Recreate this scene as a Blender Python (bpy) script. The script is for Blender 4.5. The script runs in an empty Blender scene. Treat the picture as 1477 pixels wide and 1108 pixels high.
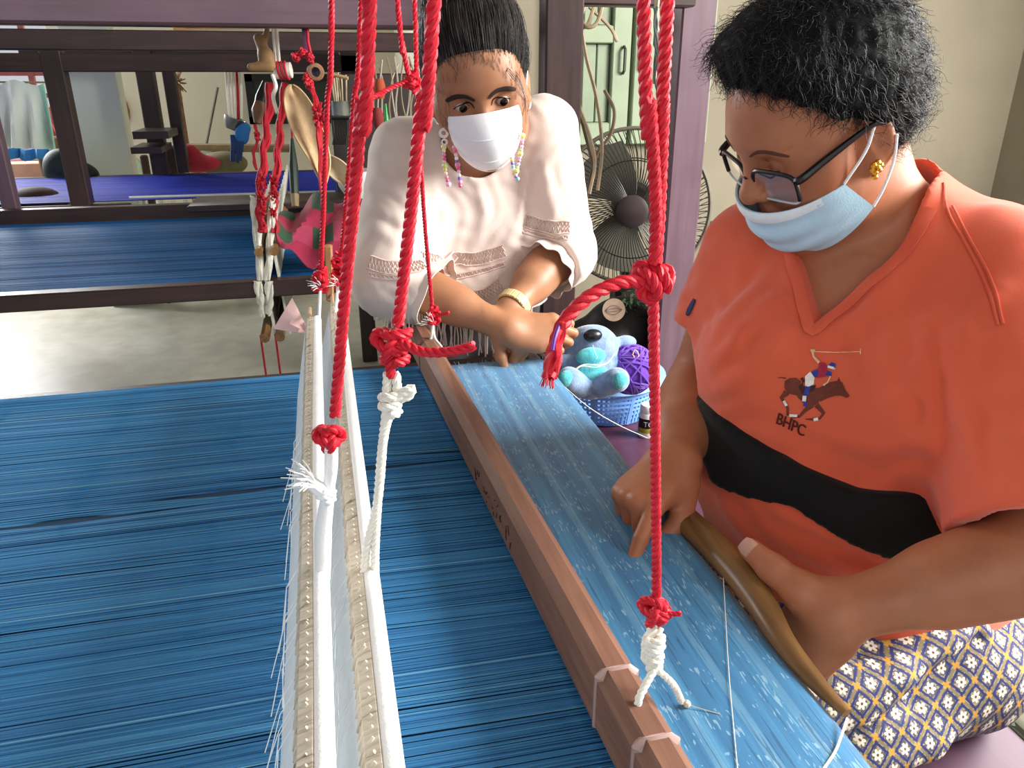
import bpy, bmesh, math, random
import numpy as np
from mathutils import Vector, Matrix
from mathutils.bvhtree import BVHTree

# ------------------------------------------------------------------ camera, world, light, exposure
SC = bpy.context.scene
COL = SC.collection
R_ = math.radians
FPX = 1109.0
CAM = np.array([0.0, 0.0, 1.30])
PITCH, YAW = R_(22.0), R_(13.5)
cd = bpy.data.cameras.new('camera')
cd.sensor_fit = 'HORIZONTAL'; cd.sensor_width = 36.0
cd.lens = 36.0 * FPX / 1477.0
cd.clip_start = 0.02; cd.clip_end = 200
cam = bpy.data.objects.new('camera', cd); COL.objects.link(cam)
cam.location = CAM
cam.rotation_euler = (math.pi/2 - PITCH, 0, -YAW)
SC.camera = cam

SC.view_settings.view_transform = 'Standard'
SC.view_settings.look = 'None'
SC.view_settings.gamma = 1.0
SC.view_settings.use_curve_mapping = False
SC.view_settings.exposure = 0.45

W = bpy.data.worlds.new('world'); SC.world = W; W.use_nodes = True
nt = W.node_tree
bg = nt.nodes['Background']
bg.inputs[0].default_value = (0.93, 0.97, 1.0, 1)
bg.inputs[1].default_value = 0.46

def area_light(name, loc, target, sx, sy, power, col=(1, 1, 1)):
    l = bpy.data.lights.new(name, 'AREA'); l.shape = 'RECTANGLE'
    l.size = sx; l.size_y = sy; l.energy = power; l.color = col
    o = bpy.data.objects.new(name, l); COL.objects.link(o)
    o.location = loc
    d = Vector(target) - Vector(loc)
    o.rotation_euler = d.to_track_quat('-Z', 'Y').to_euler()
    return o
# daylight through the big opening in the right hand wall, and the far left opening; the front one is an added fill light
area_light('daylight_right_opening', (2.85, 0.45, 2.15), (0.45, 0.95, 0.9), 1.7, 1.3, 225, (1.0, 0.98, 0.94))
area_light('front_fill', (-0.9, -2.6, 2.2), (0.2, 1.2, 0.8), 2.6, 1.6, 17, (0.95, 0.98, 1.0))
area_light('daylight_far_opening', (-3.2, 6.6, 2.3), (-0.8, 4.2, 0.0), 2.2, 1.8, 235, (1.0, 1.0, 1.0))

# ------------------------------------------------------------------ measuring helpers
_fw = np.array([math.sin(YAW)*math.cos(PITCH), math.cos(YAW)*math.cos(PITCH), -math.sin(PITCH)])
_rt = np.array([math.cos(YAW), -math.sin(YAW), 0.0]); _up = np.cross(_rt, _fw)
def _ray(u, v): return _fw + _rt*(u-738.5)/FPX - _up*(v-554.0)/FPX
def az(u, v, z): d = _ray(u, v); return CAM + d*(z-CAM[2])/d[2]
def ay(u, v, y): d = _ray(u, v); return CAM + d*y/d[1]
def ad(u, v, dep): return CAM + _ray(u, v)*dep
V3 = lambda p: np.array(p, float)

# ------------------------------------------------------------------ materials
def lin(h):
    if isinstance(h, str):
        h = h.lstrip('#'); c = [int(h[i:i+2], 16)/255 for i in (0, 2, 4)]
    else: c = list(h)
    return tuple(((x/12.92) if x <= .04045 else ((x+.055)/1.055)**2.4) for x in c) + (1,)
class NG:
    """small node-graph helper"""
    def __init__(s, name):
        s.m = bpy.data.materials.new(name); s.m.use_nodes = True
        s.t = s.m.node_tree; s.b = s.t.nodes['Principled BSDF']
    def n(s, typ, **kw):
        x = s.t.nodes.new(typ)
        for k, v in kw.items():
            if k.startswith('i_'):
                key = k[2:].replace('_', ' ')
                x.inputs[int(key) if key.isdigit() else key].default_value = v
            else: setattr(x, k, v)
        return x
    def l(s, a, b): s.t.links.new(a, b)
    def coord(s, scale=(1, 1, 1), rot=(0, 0, 0), kind='Object'):
        tc = s.n('ShaderNodeTexCoord'); mp = s.n('ShaderNodeMapping')
        mp.inputs['Scale'].default_value = scale; mp.inputs['Rotation'].default_value = rot
        s.l(tc.outputs[kind], mp.inputs['Vector']); return mp.outputs['Vector']
    def noise(s, vec, scale=10, detail=4, rough=.55):
        x = s.n('ShaderNodeTexNoise', i_Scale=scale, i_Detail=detail, i_Roughness=rough)
        s.l(vec, x.inputs['Vector']); return x.outputs['Fac']
    def ramp(s, fac, stops):
        r = s.n('ShaderNodeValToRGB'); e = r.color_ramp.elements
        while len(e) < len(stops): e.new(0.5)
        for k, (p, c) in enumerate(stops):
            e[k].position = p; e[k].color = c if not isinstance(c, str) else lin(c)
        s.l(fac, r.inputs[0]); return r.outputs[0]
    def bump(s, h, strength=.3, dist=.002, prev=None):
        b = s.n('ShaderNodeBump', i_Strength=strength, i_Distance=dist)
        s.l(h, b.inputs['Height'])
        if prev is not None: s.l(prev, b.inputs['Normal'])
        s.l(b.outputs[0], s.b.inputs['Normal']); return b.outputs[0]
    def set(s, **kw):
        for k, v in kw.items(): s.b.inputs[k.replace('_', ' ')].default_value = v
        return s
    def mix(s, fac, a, b, blend='MIX'):
        x = s.n('ShaderNodeMix', data_type='RGBA', blend_type=blend)
        for sock, val in ((0, fac), (6, a), (7, b)):
            if hasattr(val, 'is_output') : s.l(val, x.inputs[sock])
            else: x.inputs[sock].default_value = val if not isinstance(val, str) else lin(val)
        return x.outputs[2]
    def math(s, op, a, b=0.0, c=None):
        x = s.n('ShaderNodeMath', operation=op)
        for k, val in enumerate((a, b) if c is None else (a, b, c)):
            if hasattr(val, 'is_output'): s.l(val, x.inputs[k])
            else: x.inputs[k].default_value = val
        return x.outputs[0]
MATS = {}
def plain(name, c, rough=.6, var=.12, scale=30, bump=.0, bscale=200, spec=.4, metal=0, stretch=(1, 1, 1), sheen=0, trans=0, c2=None):
    if name in MATS: return MATS[name]
    g = NG(name); col = lin(c)
    v = g.coord(stretch)
    f = g.noise(v, scale, 5)
    if c2 is None:
        lo = tuple(x*(1-var) for x in col[:3])+(1,); hi = tuple(min(1, x*(1+var)) for x in col[:3])+(1,)
    else: lo, hi = col, lin(c2)
    r = g.ramp(f, [(.3, lo), (.7, hi)])
    g.l(r, g.b.inputs['Base Color'])
    g.set(Roughness=rough, Metallic=metal); g.b.inputs['Specular IOR Level'].default_value = spec
    if sheen: g.b.inputs['Sheen Weight'].default_value = sheen
    if trans: g.b.inputs['Transmission Weight'].default_value = trans
    if bump: g.bump(g.noise(v, bscale, 3), bump, .002)
    MATS[name] = g.m; return g.m
def wood(name, c1, c2, axis=0, rough=.45, scale=14, bump=.15, spec=.4):
    if name in MATS: return MATS[name]
    g = NG(name); st = [9, 9, 9]; st[axis] = .6
    v = g.coord(tuple(st)); f = g.noise(v, scale/2, 6, .6)
    v2 = g.coord((1, 1, 1)); f2 = g.noise(v2, 5, 3)
    r = g.ramp(f, [(.28, c1), (.72, c2)])
    r2 = g.mix(g.ramp(f2, [(.35, (0, 0, 0, 1)), (.7, (.55, .55, .55, 1))]), r, tuple(x*.72 for x in lin(c1)[:3])+(1,))
    g.l(r2, g.b.inputs['Base Color']); g.set(Roughness=rough); g.b.inputs['Specular IOR Level'].default_value = spec
    g.bump(f, bump, .001)
    MATS[name] = g.m; return g.m

# ------------------------------------------------------------------ mesh building
def frame_of(t, ref=None):
    t = V3(t); t = t/(np.linalg.norm(t)+1e-12)
    if ref is None: ref = np.array([0, 0, 1.0]) if abs(t[2]) < .9 else np.array([1.0, 0, 0])
    n = np.cross(ref, t); n /= (np.linalg.norm(n)+1e-12); b = np.cross(t, n)
    return t, n, b
def catmull(pts, n=8):
    P = [V3(p) for p in pts]
    if len(P) < 3: return [P[0]+(P[-1]-P[0])*k/n for k in range(n+1)]
    Q = [2*P[0]-P[1]]+P+[2*P[-1]-P[-2]]; out = []
    for i in range(1, len(Q)-2):
        a, b, c, d = Q[i-1:i+3]
        for k in range(n):
            t = k/n
            out.append(.5*((2*b)+(c-a)*t+(2*a-5*b+4*c-d)*t*t+(3*b-a-3*c+d)*t**3))
    out.append(P[-1]); return out
def resample(path, step):
    P = np.array(path); d = np.r_[0, np.cumsum(np.linalg.norm(np.diff(P, axis=0), axis=1))]
    n = max(2, int(round(d[-1]/step))+1); s = np.linspace(0, d[-1], n)
    return np.stack([np.interp(s, d, P[:, k]) for k in range(3)], 1), s
def transported(P):
    T = np.gradient(P, axis=0); T /= np.linalg.norm(T, axis=1)[:, None]+1e-12
    _, n, b = frame_of(T[0]); N = [n]
    for k in range(1, len(P)):
        n = N[-1]-T[k]*(N[-1]@T[k]); n /= np.linalg.norm(n)+1e-12; N.append(n)
    N = np.array(N); return T, N, np.cross(T, N)
class MB:
    def __init__(s): s.v = []; s.f = []; s.k = 0; s.mi = []
    def add(s, v, f, m=0):
        v = np.asarray(v, float).reshape(-1, 3)
        s.v.append(v); s.f += [tuple(i+s.k for i in q) for q in f]; s.mi += [m]*len(f); s.k += len(v); return s
    def box(s, c, size, rot=None, bev=0.0, m=0):
        hx, hy, hz = [x/2 for x in size]; b = min(bev, hx*.9, hy*.9, hz*.9)
        if b <= 0:
            v = [(x, y, z) for z in (-hz, hz) for x, y in ((-hx, -hy), (hx, -hy), (hx, hy), (-hx, hy))]
            f = [(3, 2, 1, 0), (4, 5, 6, 7), (0, 1, 5, 4), (1, 2, 6, 5), (2, 3, 7, 6), (3, 0, 4, 7)]
        else:
            v = []; f = []
            def ring(z, i):
                pts = [(-hx+b, -hy), (hx-b, -hy), (hx, -hy+b), (hx, hy-b), (hx-b, hy), (-hx+b, hy), (-hx, hy-b), (-hx, -hy+b)]
                return [(x*(1-i/hx) if 0 else x - math.copysign(min(i, abs(x)), x), y - math.copysign(min(i, abs(y)), y), z) for x, y in pts]
            for z, i in ((-hz, b), (-hz+b, 0), (hz-b, 0), (hz, b)): v += ring(z, i)
            for r in range(3):
                for k in range(8): f.append((r*8+k, r*8+(k+1) % 8, r*8+8+(k+1) % 8, r*8+8+k))
            f.append(tuple(range(7, -1, -1))); f.append(tuple(range(24, 32)))
        v = np.array(v)
        if rot is not None: v = v @ np.array(rot).T
        return s.add(v+V3(c), f, m)
    def beam(s, a, b, w, h, up=(0, 0, 1), bev=.003, m=0):
        """box bar from a to b; w across, h along 'up'"""
        a, b = V3(a), V3(b); t = b-a; L = np.linalg.norm(t); t /= L
        u = V3(up); u = u-t*(u@t); u /= np.linalg.norm(u); n = np.cross(u, t)
        return s.box((a+b)/2, (L, w, h), np.stack([t, n, u], 1), bev, m)
    def tube(s, path, r, sides=8, caps=True, m=0, flat=1.0):
        P = np.array([V3(p) for p in path]); n = len(P)
        rr = np.full(n, r) if np.isscalar(r) else np.interp(np.linspace(0, 1, n), np.linspace(0, 1, len(r)), r)
        T, N, B = transported(P); a = np.arange(sides)*2*math.pi/sides
        v = P[:, None]+rr[:, None, None]*(np.cos(a)[None, :, None]*N[:, None]+flat*np.sin(a)[None, :, None]*B[:, None])
        f = [(i*sides+k, i*sides+(k+1) % sides, (i+1)*sides+(k+1) % sides, (i+1)*sides+k) for i in range(n-1) for k in range(sides)]
        if caps: f += [tuple(range(sides-1, -1, -1)), tuple(range((n-1)*sides, n*sides))]
        return s.add(v, f, m)
    def rope(s, path, r, strands=3, pitch=None, step=None, sides=7, m=0, taper=None):
        pitch = pitch or r*4.6; step = step or pitch/9
        P, d = resample(path, step); T, N, B = transported(P)
        tp = np.ones(len(P)) if taper is None else np.interp(np.linspace(0, 1, len(P)), np.linspace(0, 1, len(taper)), taper)
        for k in range(strands):
            a = d/pitch*2*math.pi+k*2*math.pi/strands
            Q = P+(r*.5*tp)[:, None]*(np.cos(a)[:, None]*N+np.sin(a)[:, None]*B)
            s.tube(Q, list(r*.56*tp), sides, True, m)
        return s
    def lathe(s, prof, n=24, c=(0, 0, 0), rot=None, m=0, closed=False):
        a = np.arange(n)*2*math.pi/n; v = []
        for r, z in prof: v += [(r*math.cos(t), r*math.sin(t), z) for t in a]
        f = []; L = len(prof)
        for i in range(L-1 if not closed else L):
            j = (i+1) % L
            for k in range(n): f.append((i*n+k, i*n+(k+1) % n, j*n+(k+1) % n, j*n+k))
        v = np.array(v)
        if rot is not None: v = v @ np.array(rot).T
        return s.add(v+V3(c), f, m)
    def ball(s, c, r, n=12, m=0, rot=None):
        rx, ry, rz = (r, r, r) if np.isscalar(r) else r
        v = []; R = n//2+1
        for i in range(R):
            t = math.pi*i/(R-1)
            for k in range(n):
                a = 2*math.pi*k/n; v.append((rx*math.sin(t)*math.cos(a), ry*math.sin(t)*math.sin(a), -rz*math.cos(t)))
        f = [(i*n+k, i*n+(k+1) % n, (i+1)*n+(k+1) % n, (i+1)*n+k) for i in range(R-1) for k in range(n)]
        v = np.array(v)
        if rot is not None: v = v @ np.array(rot).T
        return s.add(v+V3(c), f, m)
    def sheet(s, grid, thick=0.0, m=0):
        """grid [n][m] of points -> surface, optional thickness along normals"""
        G = np.array(grid, float); n, k = G.shape[:2]
        q = lambda o, fl: [((o+i*k+j, o+(i+1)*k+j, o+(i+1)*k+j+1, o+i*k+j+1) if fl else (o+i*k+j, o+i*k+j+1, o+(i+1)*k+j+1, o+(i+1)*k+j)) for i in range(n-1) for j in range(k-1)]
        if thick <= 0: return s.add(G, q(0, False), m)
        du = np.gradient(G, axis=0); dv = np.gradient(G, axis=1); N = np.cross(du, dv); N /= np.linalg.norm(N, axis=2)[..., None]+1e-12
        v = np.concatenate([(G+N*thick/2).reshape(-1, 3), (G-N*thick/2).reshape(-1, 3)]); o = n*k
        f = q(0, True)[:]; f = [tuple(reversed(x)) for x in q(0, False)] ; f = q(0, True); f2 = q(o, False)
        ed = [(i*k, (i+1)*k) for i in range(n-1)]+[((n-1)*k+j, (n-1)*k+j+1) for j in range(k-1)]+[((i+1)*k+k-1, i*k+k-1) for i in range(n-1)]+[(j+1, j) for j in range(k-1)]
        return s.add(v, f+f2+[(a, b, b+o, a+o) for a, b in ed], m)
    def build(s, name, mat, parent=None, smooth=True, sharp=None, hold=None):
        me = bpy.data.meshes.new(name)
        v = np.concatenate(s.v) if s.v else np.zeros((0, 3))
        me.from_pydata(v.tolist(), [], s.f)
        for mm in (mat if isinstance(mat, (list, tuple)) else [mat]): me.materials.append(mm)
        if any(s.mi): me.polygons.foreach_set('material_index', s.mi)
        bm = bmesh.new(); bm.from_mesh(me); bmesh.ops.recalc_face_normals(bm, faces=bm.faces); bm.to_mesh(me); bm.free()
        if smooth:
            me.polygons.foreach_set('use_smooth', [True]*len(me.polygons))
            me.set_sharp_from_angle(angle=R_(sharp if sharp else 40))
        o = bpy.data.objects.new(name, me); COL.objects.link(o)
        if parent is not None: adopt(o, parent)
        return o
def adopt(o, parent):
    o.parent = parent
    o.matrix_parent_inverse = Matrix.Translation(-Vector(world_loc(parent)))
def world_loc(o):
    l = Vector(o.location)
    while o.parent is not None:
        # objects are built in world coordinates: a parented mesh has its inverse set
        l = l + o.matrix_parent_inverse.translation; o = o.parent; l = l + Vector(o.location)
    return l
def tag(o, label=None, cat=None, group=None, kind=None):
    if label: o['label'] = label
    if cat: o['category'] = cat
    if group: o['group'] = group
    if kind: o['kind'] = kind
    return o
def thing(name, loc, label, cat, group=None):
    o = bpy.data.objects.new(name, None); COL.objects.link(o); o.location = tuple(loc); o.empty_display_size = .05
    return tag(o, label, cat, group)
def structure(name, mb, mat, smooth=False):
    o = mb.build(name, mat, None, smooth); o['kind'] = 'structure'; return o
rng = random.Random(7); nrng = np.random.default_rng(7)
# ------------------------------------------------------------------ signed-distance sculpting (people, clothes, soft toys)
def rotm(y=None, z=None, x=None):
    """3x3 with columns x,y,z from a forward (y) and up hint (z)"""
    y = V3(y); y /= np.linalg.norm(y); z = V3(z); z = z-y*(y@z); z /= np.linalg.norm(z); return np.stack([np.cross(y, z), y, z], 1)
class SDF:
    def __init__(s): s.p = []
    def _a(s, fn, c, r, k, op): s.p.append((fn, V3(c), float(r), k, op)); return s
    def cone(s, a, b, ra, rb, k=.02, op='add'):
        a, b = V3(a), V3(b); d = b-a; L2 = d@d
        def fn(P):
            t = np.clip(((P-a)@d)/L2, 0, 1)
            return np.linalg.norm(P-a-t[:, None]*d, axis=1)-(ra+(rb-ra)*t)
        return s._a(fn, (a+b)/2, math.sqrt(L2)/2+max(ra, rb), k, op)
    def chain(s, pts, rad, k=.02, op='add'):
        for i in range(len(pts)-1): s.cone(pts[i], pts[i+1], rad[i], rad[i+1], k if i == 0 else min(k, .02), op)
        return s
    def ell(s, c, r, R=None, k=.02, op='add'):
        c = V3(c); r = V3(r); R = np.eye(3) if R is None else np.array(R)
        def fn(P):
            q = (P-c)@R; k0 = np.linalg.norm(q/r, axis=1); k1 = np.linalg.norm(q/(r*r), axis=1)+1e-9
            return np.where(k0 < .02, -min(r), k0*(k0-1)/k1)
        return s._a(fn, c, max(r), k, op)
    def ball(s, c, r, k=.02, op='add'):
        c = V3(c)
        return s._a(lambda P: np.linalg.norm(P-c, axis=1)-r, c, r, k, op)
    def box(s, c, h, R=None, rd=.005, k=.01, op='add'):
        c = V3(c); h = V3(h)-rd; R = np.eye(3) if R is None else np.array(R)
        def fn(P):
            q = np.abs((P-c)@R)-h
            return np.linalg.norm(np.maximum(q, 0), axis=1)+np.minimum(q.max(1), 0)-rd
        return s._a(fn, c, np.linalg.norm(h)+rd, k, op)
    def half(s, c, n, k=.003):
        """keep the side the normal points away from"""
        c = V3(c); n = V3(n)/np.linalg.norm(n)
        return s._a(lambda P: -((P-c)@n), c, 99, k, 'sub')
    def fold(s, pts, r, k=.012, op='add'):
        """a soft ridge ('add') or crease ('sub') along a polyline lying on the surface"""
        for i in range(len(pts)-1): s.cone(pts[i], pts[i+1], r, r, k, op)
        return s
    def crease(s, pts, amp, sig):
        """smooth ridge (amp>0) or valley (amp<0) of the surface along a polyline"""
        P_ = [V3(p) for p in pts]; c = sum(P_)/len(P_); r = max(np.linalg.norm(p-c) for p in P_)+3*sig
        def f(P):
            out = np.zeros(len(P)); m = np.linalg.norm(P-c, axis=1) < r
            if not m.any(): return out
            Q = P[m]; d2 = np.full(len(Q), 9.0); n = len(P_)-1; tt = np.zeros(len(Q))
            for i in range(n):
                a, b = P_[i], P_[i+1]; v = b-a; t = np.clip(((Q-a)@v)/(v@v), 0, 1); e = Q-a-t[:, None]*v; q = (e*e).sum(1); w = q < d2; d2[w] = q[w]; tt[w] = (i+t[w])/n
            out[m] = -amp*np.exp(-d2/(sig*sig))*np.sin(math.pi*np.clip(.08+.84*tt, 0, 1))**.7
            return out
        return s._a(f, c, 99, 0, 'off')
    def fn(s, f, c, r, k=.01, op='add'): return s._a(f, c, r, k, op)
    def ev(s, P, prims=None):
        D = np.full(len(P), 10.0)
        for fn, c, r, k, op in (s.p if prims is None else prims):
            d = fn(P)
            if op == 'add':
                h = np.maximum(k-np.abs(D-d), 0)/k if k > 0 else 0
                D = np.minimum(D, d)-h*h*k*.25
            elif op == 'sub':
                d = -d; h = np.maximum(k-np.abs(D-d), 0)/k if k > 0 else 0
                D = np.maximum(D, d)+h*h*k*.25
            elif op == 'off': D = D+d
        return D
    def near(s, c, rad):
        return [p for p in s.p if p[4] == 'off' or np.linalg.norm(p[1]-c)-p[2]-rad < p[3]+.012]
def sdf_grid(S, lo, hi, h):
    lo = V3(lo); n = np.ceil((V3(hi)-lo)/h).astype(int)+1; B = 16
    nb = np.ceil(n/B).astype(int); N = nb*B
    D = np.full(N, 1.0, np.float32)
    loc = np.stack(np.meshgrid(*[np.arange(B)]*3, indexing='ij'), -1).reshape(-1, 3)
    hd = h*B*math.sqrt(3)/2
    for bx in range(nb[0]):
        for by in range(nb[1]):
            for bz in range(nb[2]):
                o = np.array([bx, by, bz])*B; c = lo+(o+(B-1)/2)*h
                pr = S.near(c, hd)
                if not any(p[4] == 'add' for p in pr): continue
                dc = S.ev(c[None], pr)[0]
                sl = D[o[0]:o[0]+B, o[1]:o[1]+B, o[2]:o[2]+B]
                if abs(dc) > hd*1.35+.02: sl[...] = dc; continue
                sl[...] = S.ev(lo+(loc+o)*h, pr).reshape(B, B, B)
    return D, lo
def surface_nets(D, lo, h):
    n = np.array(D.shape); s = D < 0
    off = [(i, j, k) for i in (0, 1) for j in (0, 1) for k in (0, 1)]
    c = sum(s[i:n[0]-1+i, j:n[1]-1+j, k:n[2]-1+k].astype(np.int8) for i, j, k in off)
    I = np.argwhere((c > 0) & (c < 8))
    if len(I) == 0: return np.zeros((0, 3)), np.zeros((0, 4), int)
    val = np.stack([D[I[:, 0]+i, I[:, 1]+j, I[:, 2]+k] for i, j, k in off], 1)
    acc = np.zeros((len(I), 3)); cnt = np.zeros(len(I))
    for a in range(8):
        for ax in range(3):
            if off[a][ax]: continue
            b = a | (4 >> ax)
            va, vb = val[:, a], val[:, b]; m = (va < 0) != (vb < 0)
            t = np.where(m, va/np.where(m, va-vb, 1), 0)
            p = np.array(off[a], float)[None]+0*acc; p[:, ax] += t
            acc[m] += p[m]; cnt[m] += 1
    V = lo+(I+acc/cnt[:, None])*h
    idx = np.full(n-1, -1, np.int64); idx[I[:, 0], I[:, 1], I[:, 2]] = np.arange(len(I))
    F = []
    for ax in range(3):
        u, v = (ax+1) % 3, (ax+2) % 3
        sh = [slice(None)]*3; a0 = list(sh); a1 = list(sh); a0[ax] = slice(0, n[ax]-1); a1[ax] = slice(1, n[ax])
        e = np.argwhere(s[tuple(a0)] != s[tuple(a1)])
        e = e[(e[:, u] > 0) & (e[:, v] > 0) & (e[:, u] < n[u]-1) & (e[:, v] < n[v]-1)]
        if len(e) == 0: continue
        sg = s[tuple(e.T)]
        q = []
        for du, dv in ((1, 1), (0, 1), (0, 0), (1, 0)):
            t = e.copy(); t[:, u] -= du; t[:, v] -= dv; q.append(idx[tuple(t.T)])
        q = np.stack(q, 1); q[~sg] = q[~sg][:, ::-1]; F.append(q)
    F = np.concatenate(F); F = F[(F >= 0).all(1)]
    return V, F
def sculpt(name, S, lo, hi, h, mat, parent=None, fine=(), paint=None):
    """mesh an SDF; fine = [(lo,hi,h)] boxes meshed finer, the coarse skin stopping just inside them"""
    Vs, Fs, k = [], [], 0
    for i, (l, u, hh) in enumerate([(lo, hi, h)]+list(fine)):
        V, F = surface_nets(*sdf_grid(S, l, u, hh), hh)
        c = V[F].mean(1)
        if i == 0:
            for fl, fu, _ in fine:
                ins = ((c > V3(fl)+h*1.2) & (c < V3(fu)-h*1.2)).all(1); F = F[~ins]; c = c[~ins]
        Vs.append(V); Fs.append(F+k); k += len(V)
    V = np.concatenate(Vs); F = np.concatenate(Fs)
    used = np.unique(F); mp = np.full(len(V), -1); mp[used] = np.arange(len(used)); V = V[used]; F = mp[F]
    me = bpy.data.meshes.new(name)
    me.vertices.add(len(V)); me.vertices.foreach_set('co', V.astype(np.float32).ravel())
    me.loops.add(F.size); me.loops.foreach_set('vertex_index', F.astype(np.int32).ravel())
    me.polygons.add(len(F)); me.polygons.foreach_set('loop_start', np.arange(0, F.size, 4, dtype=np.int32))
    me.polygons.foreach_set('use_smooth', np.ones(len(F), bool))
    me.update(calc_edges=True); me.validate()
    for mm in (mat if isinstance(mat, (list, tuple)) else [mat]): me.materials.append(mm)
    if paint is not None:
        at = me.attributes.new('col', 'FLOAT_COLOR', 'POINT'); c = paint(V); at.data.foreach_set('color', np.c_[c, np.ones(len(V))].astype(np.float32).ravel())
    o = bpy.data.objects.new(name, me); COL.objects.link(o)
    if parent is not None: adopt(o, parent)
    return o
def bvh_of(o):
    return BVHTree.FromPolygons([v.co.copy() for v in o.data.vertices], [tuple(p.vertices) for p in o.data.polygons])
def onto(bvh, p, d=None, lift=.001):
    """drop a point onto a surface: along direction d if given, else to the nearest place"""
    if d is not None:
        h = bvh.ray_cast(Vector(p), Vector(d))
        if h[0] is not None:
            n = h[1] if h[1].dot(Vector(d)) < 0 else -h[1]
            return np.array(h[0]+n*lift)
    h = bvh.find_nearest(Vector(p)); return np.array(h[0]+h[1]*lift)
def mesh_from(name, V, F, mat, parent=None, smooth=True):
    m = MB(); m.add(V, F); return m.build(name, mat, parent, smooth)

# --- anatomy
def head_sdf(S, o, R, sc=1.0, wide=1.0, lids='closed', nose=1.0):
    o = V3(o); R = np.array(R)
    T = lambda x, y, z: o+R@(np.array([x*wide, y, z])*sc)
    q = lambda *r: tuple(x*sc for x in r)
    S.ell(T(0, -.007, .038), q(.074*wide, .088, .082), R, .02)
    S.ell(T(0, .022, -.035), q(.062*wide, .066, .085), R, .04)
    S.ell(T(0, .048, .036), q(.061*wide, .048, .058), R, .03)
    S.ball(T(0, .062, -.1), .022*sc, .035)
    for sd in (-1, 1):
        S.ball(T(sd*.036, .056, -.036), .028*sc, .03)
        S.ell(T(sd*.05, .02, -.07), q(.018, .035, .03), R, .03)
        S.ball(T(sd*.052, .045, -.012), .02*sc, .03)
    S.ell(T(0, .079, .024), q(.045, .014, .011), R, .02)
    for sd in (-1, 1):
        S.ball(T(sd*.031, .098, .002), .0135*sc, .016, 'sub')
    S.cone(T(0, .086, .012), T(0, .104*nose, -.026), .007*sc, .0105*sc, .014)
    S.ball(T(0, .105*nose, -.031), .0115*sc, .008)
    for sd in (-1, 1):
        S.ell(T(sd*.0135, .094, -.033), q(.0085, .011, .0085), R, .006)
        S.ball(T(sd*.007, .1, -.0415), .0035*sc, .004, 'sub')
    S.ell(T(0, .083, -.064), q(.023, .011, .0065), R, .008)
    S.ell(T(0, .082, -.074), q(.019, .011, .007), R, .006)
    S.cone(T(-.022, .083, -.069), T(.022, .083, -.069), .0012, .0012, .003, 'sub')
    S.ell(T(0, .09, -.069), q(.016, .004, .0012), R, .003, 'sub')
    for sd in (-1, 1):
        c = T(sd*.031, .0745, .002)
        S.ball(c, .0128*sc, .004)
        if lids == 'closed':
            # lash line: a fine groove low on the closed lid
            S.chain([T(sd*.017, .0835, -.002), T(sd*.026, .0872, -.0062), T(sd*.036, .087, -.0062), T(sd*.044, .081, -.002)], [.0011]*4, .002, 'sub')
        else:
            S.ell(T(sd*.0315, .0865, -.0005), q(.0135, .0065, .0036), R, .003, 'sub')
        # ears
        e = T(sd*.075, -.008, -.010); Re = R@np.array([[math.cos(sd*.35), -math.sin(sd*.35), 0], [math.sin(sd*.35), math.cos(sd*.35), 0], [0, 0, 1.0]])
        S.ell(e, q(.008, .018, .031), Re, .008)
        S.ell(e+R@np.array([sd*.009, .002, .004])*sc, q(.006, .0105, .019), Re, .004, 'sub')
        S.ball(T(sd*.073, .001, -.036), .009*sc, .008)
    return T
def finger_pts(base, d, n, lens, bends):
    """knuckle chain: base point, direction, back-of-hand normal, bends curl towards the palm"""
    pts = [V3(base)]; d = V3(d)/np.linalg.norm(d); n = V3(n); n = n-d*(n@d); n /= np.linalg.norm(n)
    for L, a in zip(lens, bends):
        c, s_ = math.cos(a), math.sin(a); d, n = d*c-n*s_, n*c+d*s_
        pts.append(pts[-1]+d*L)
    return pts, d, n
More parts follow.
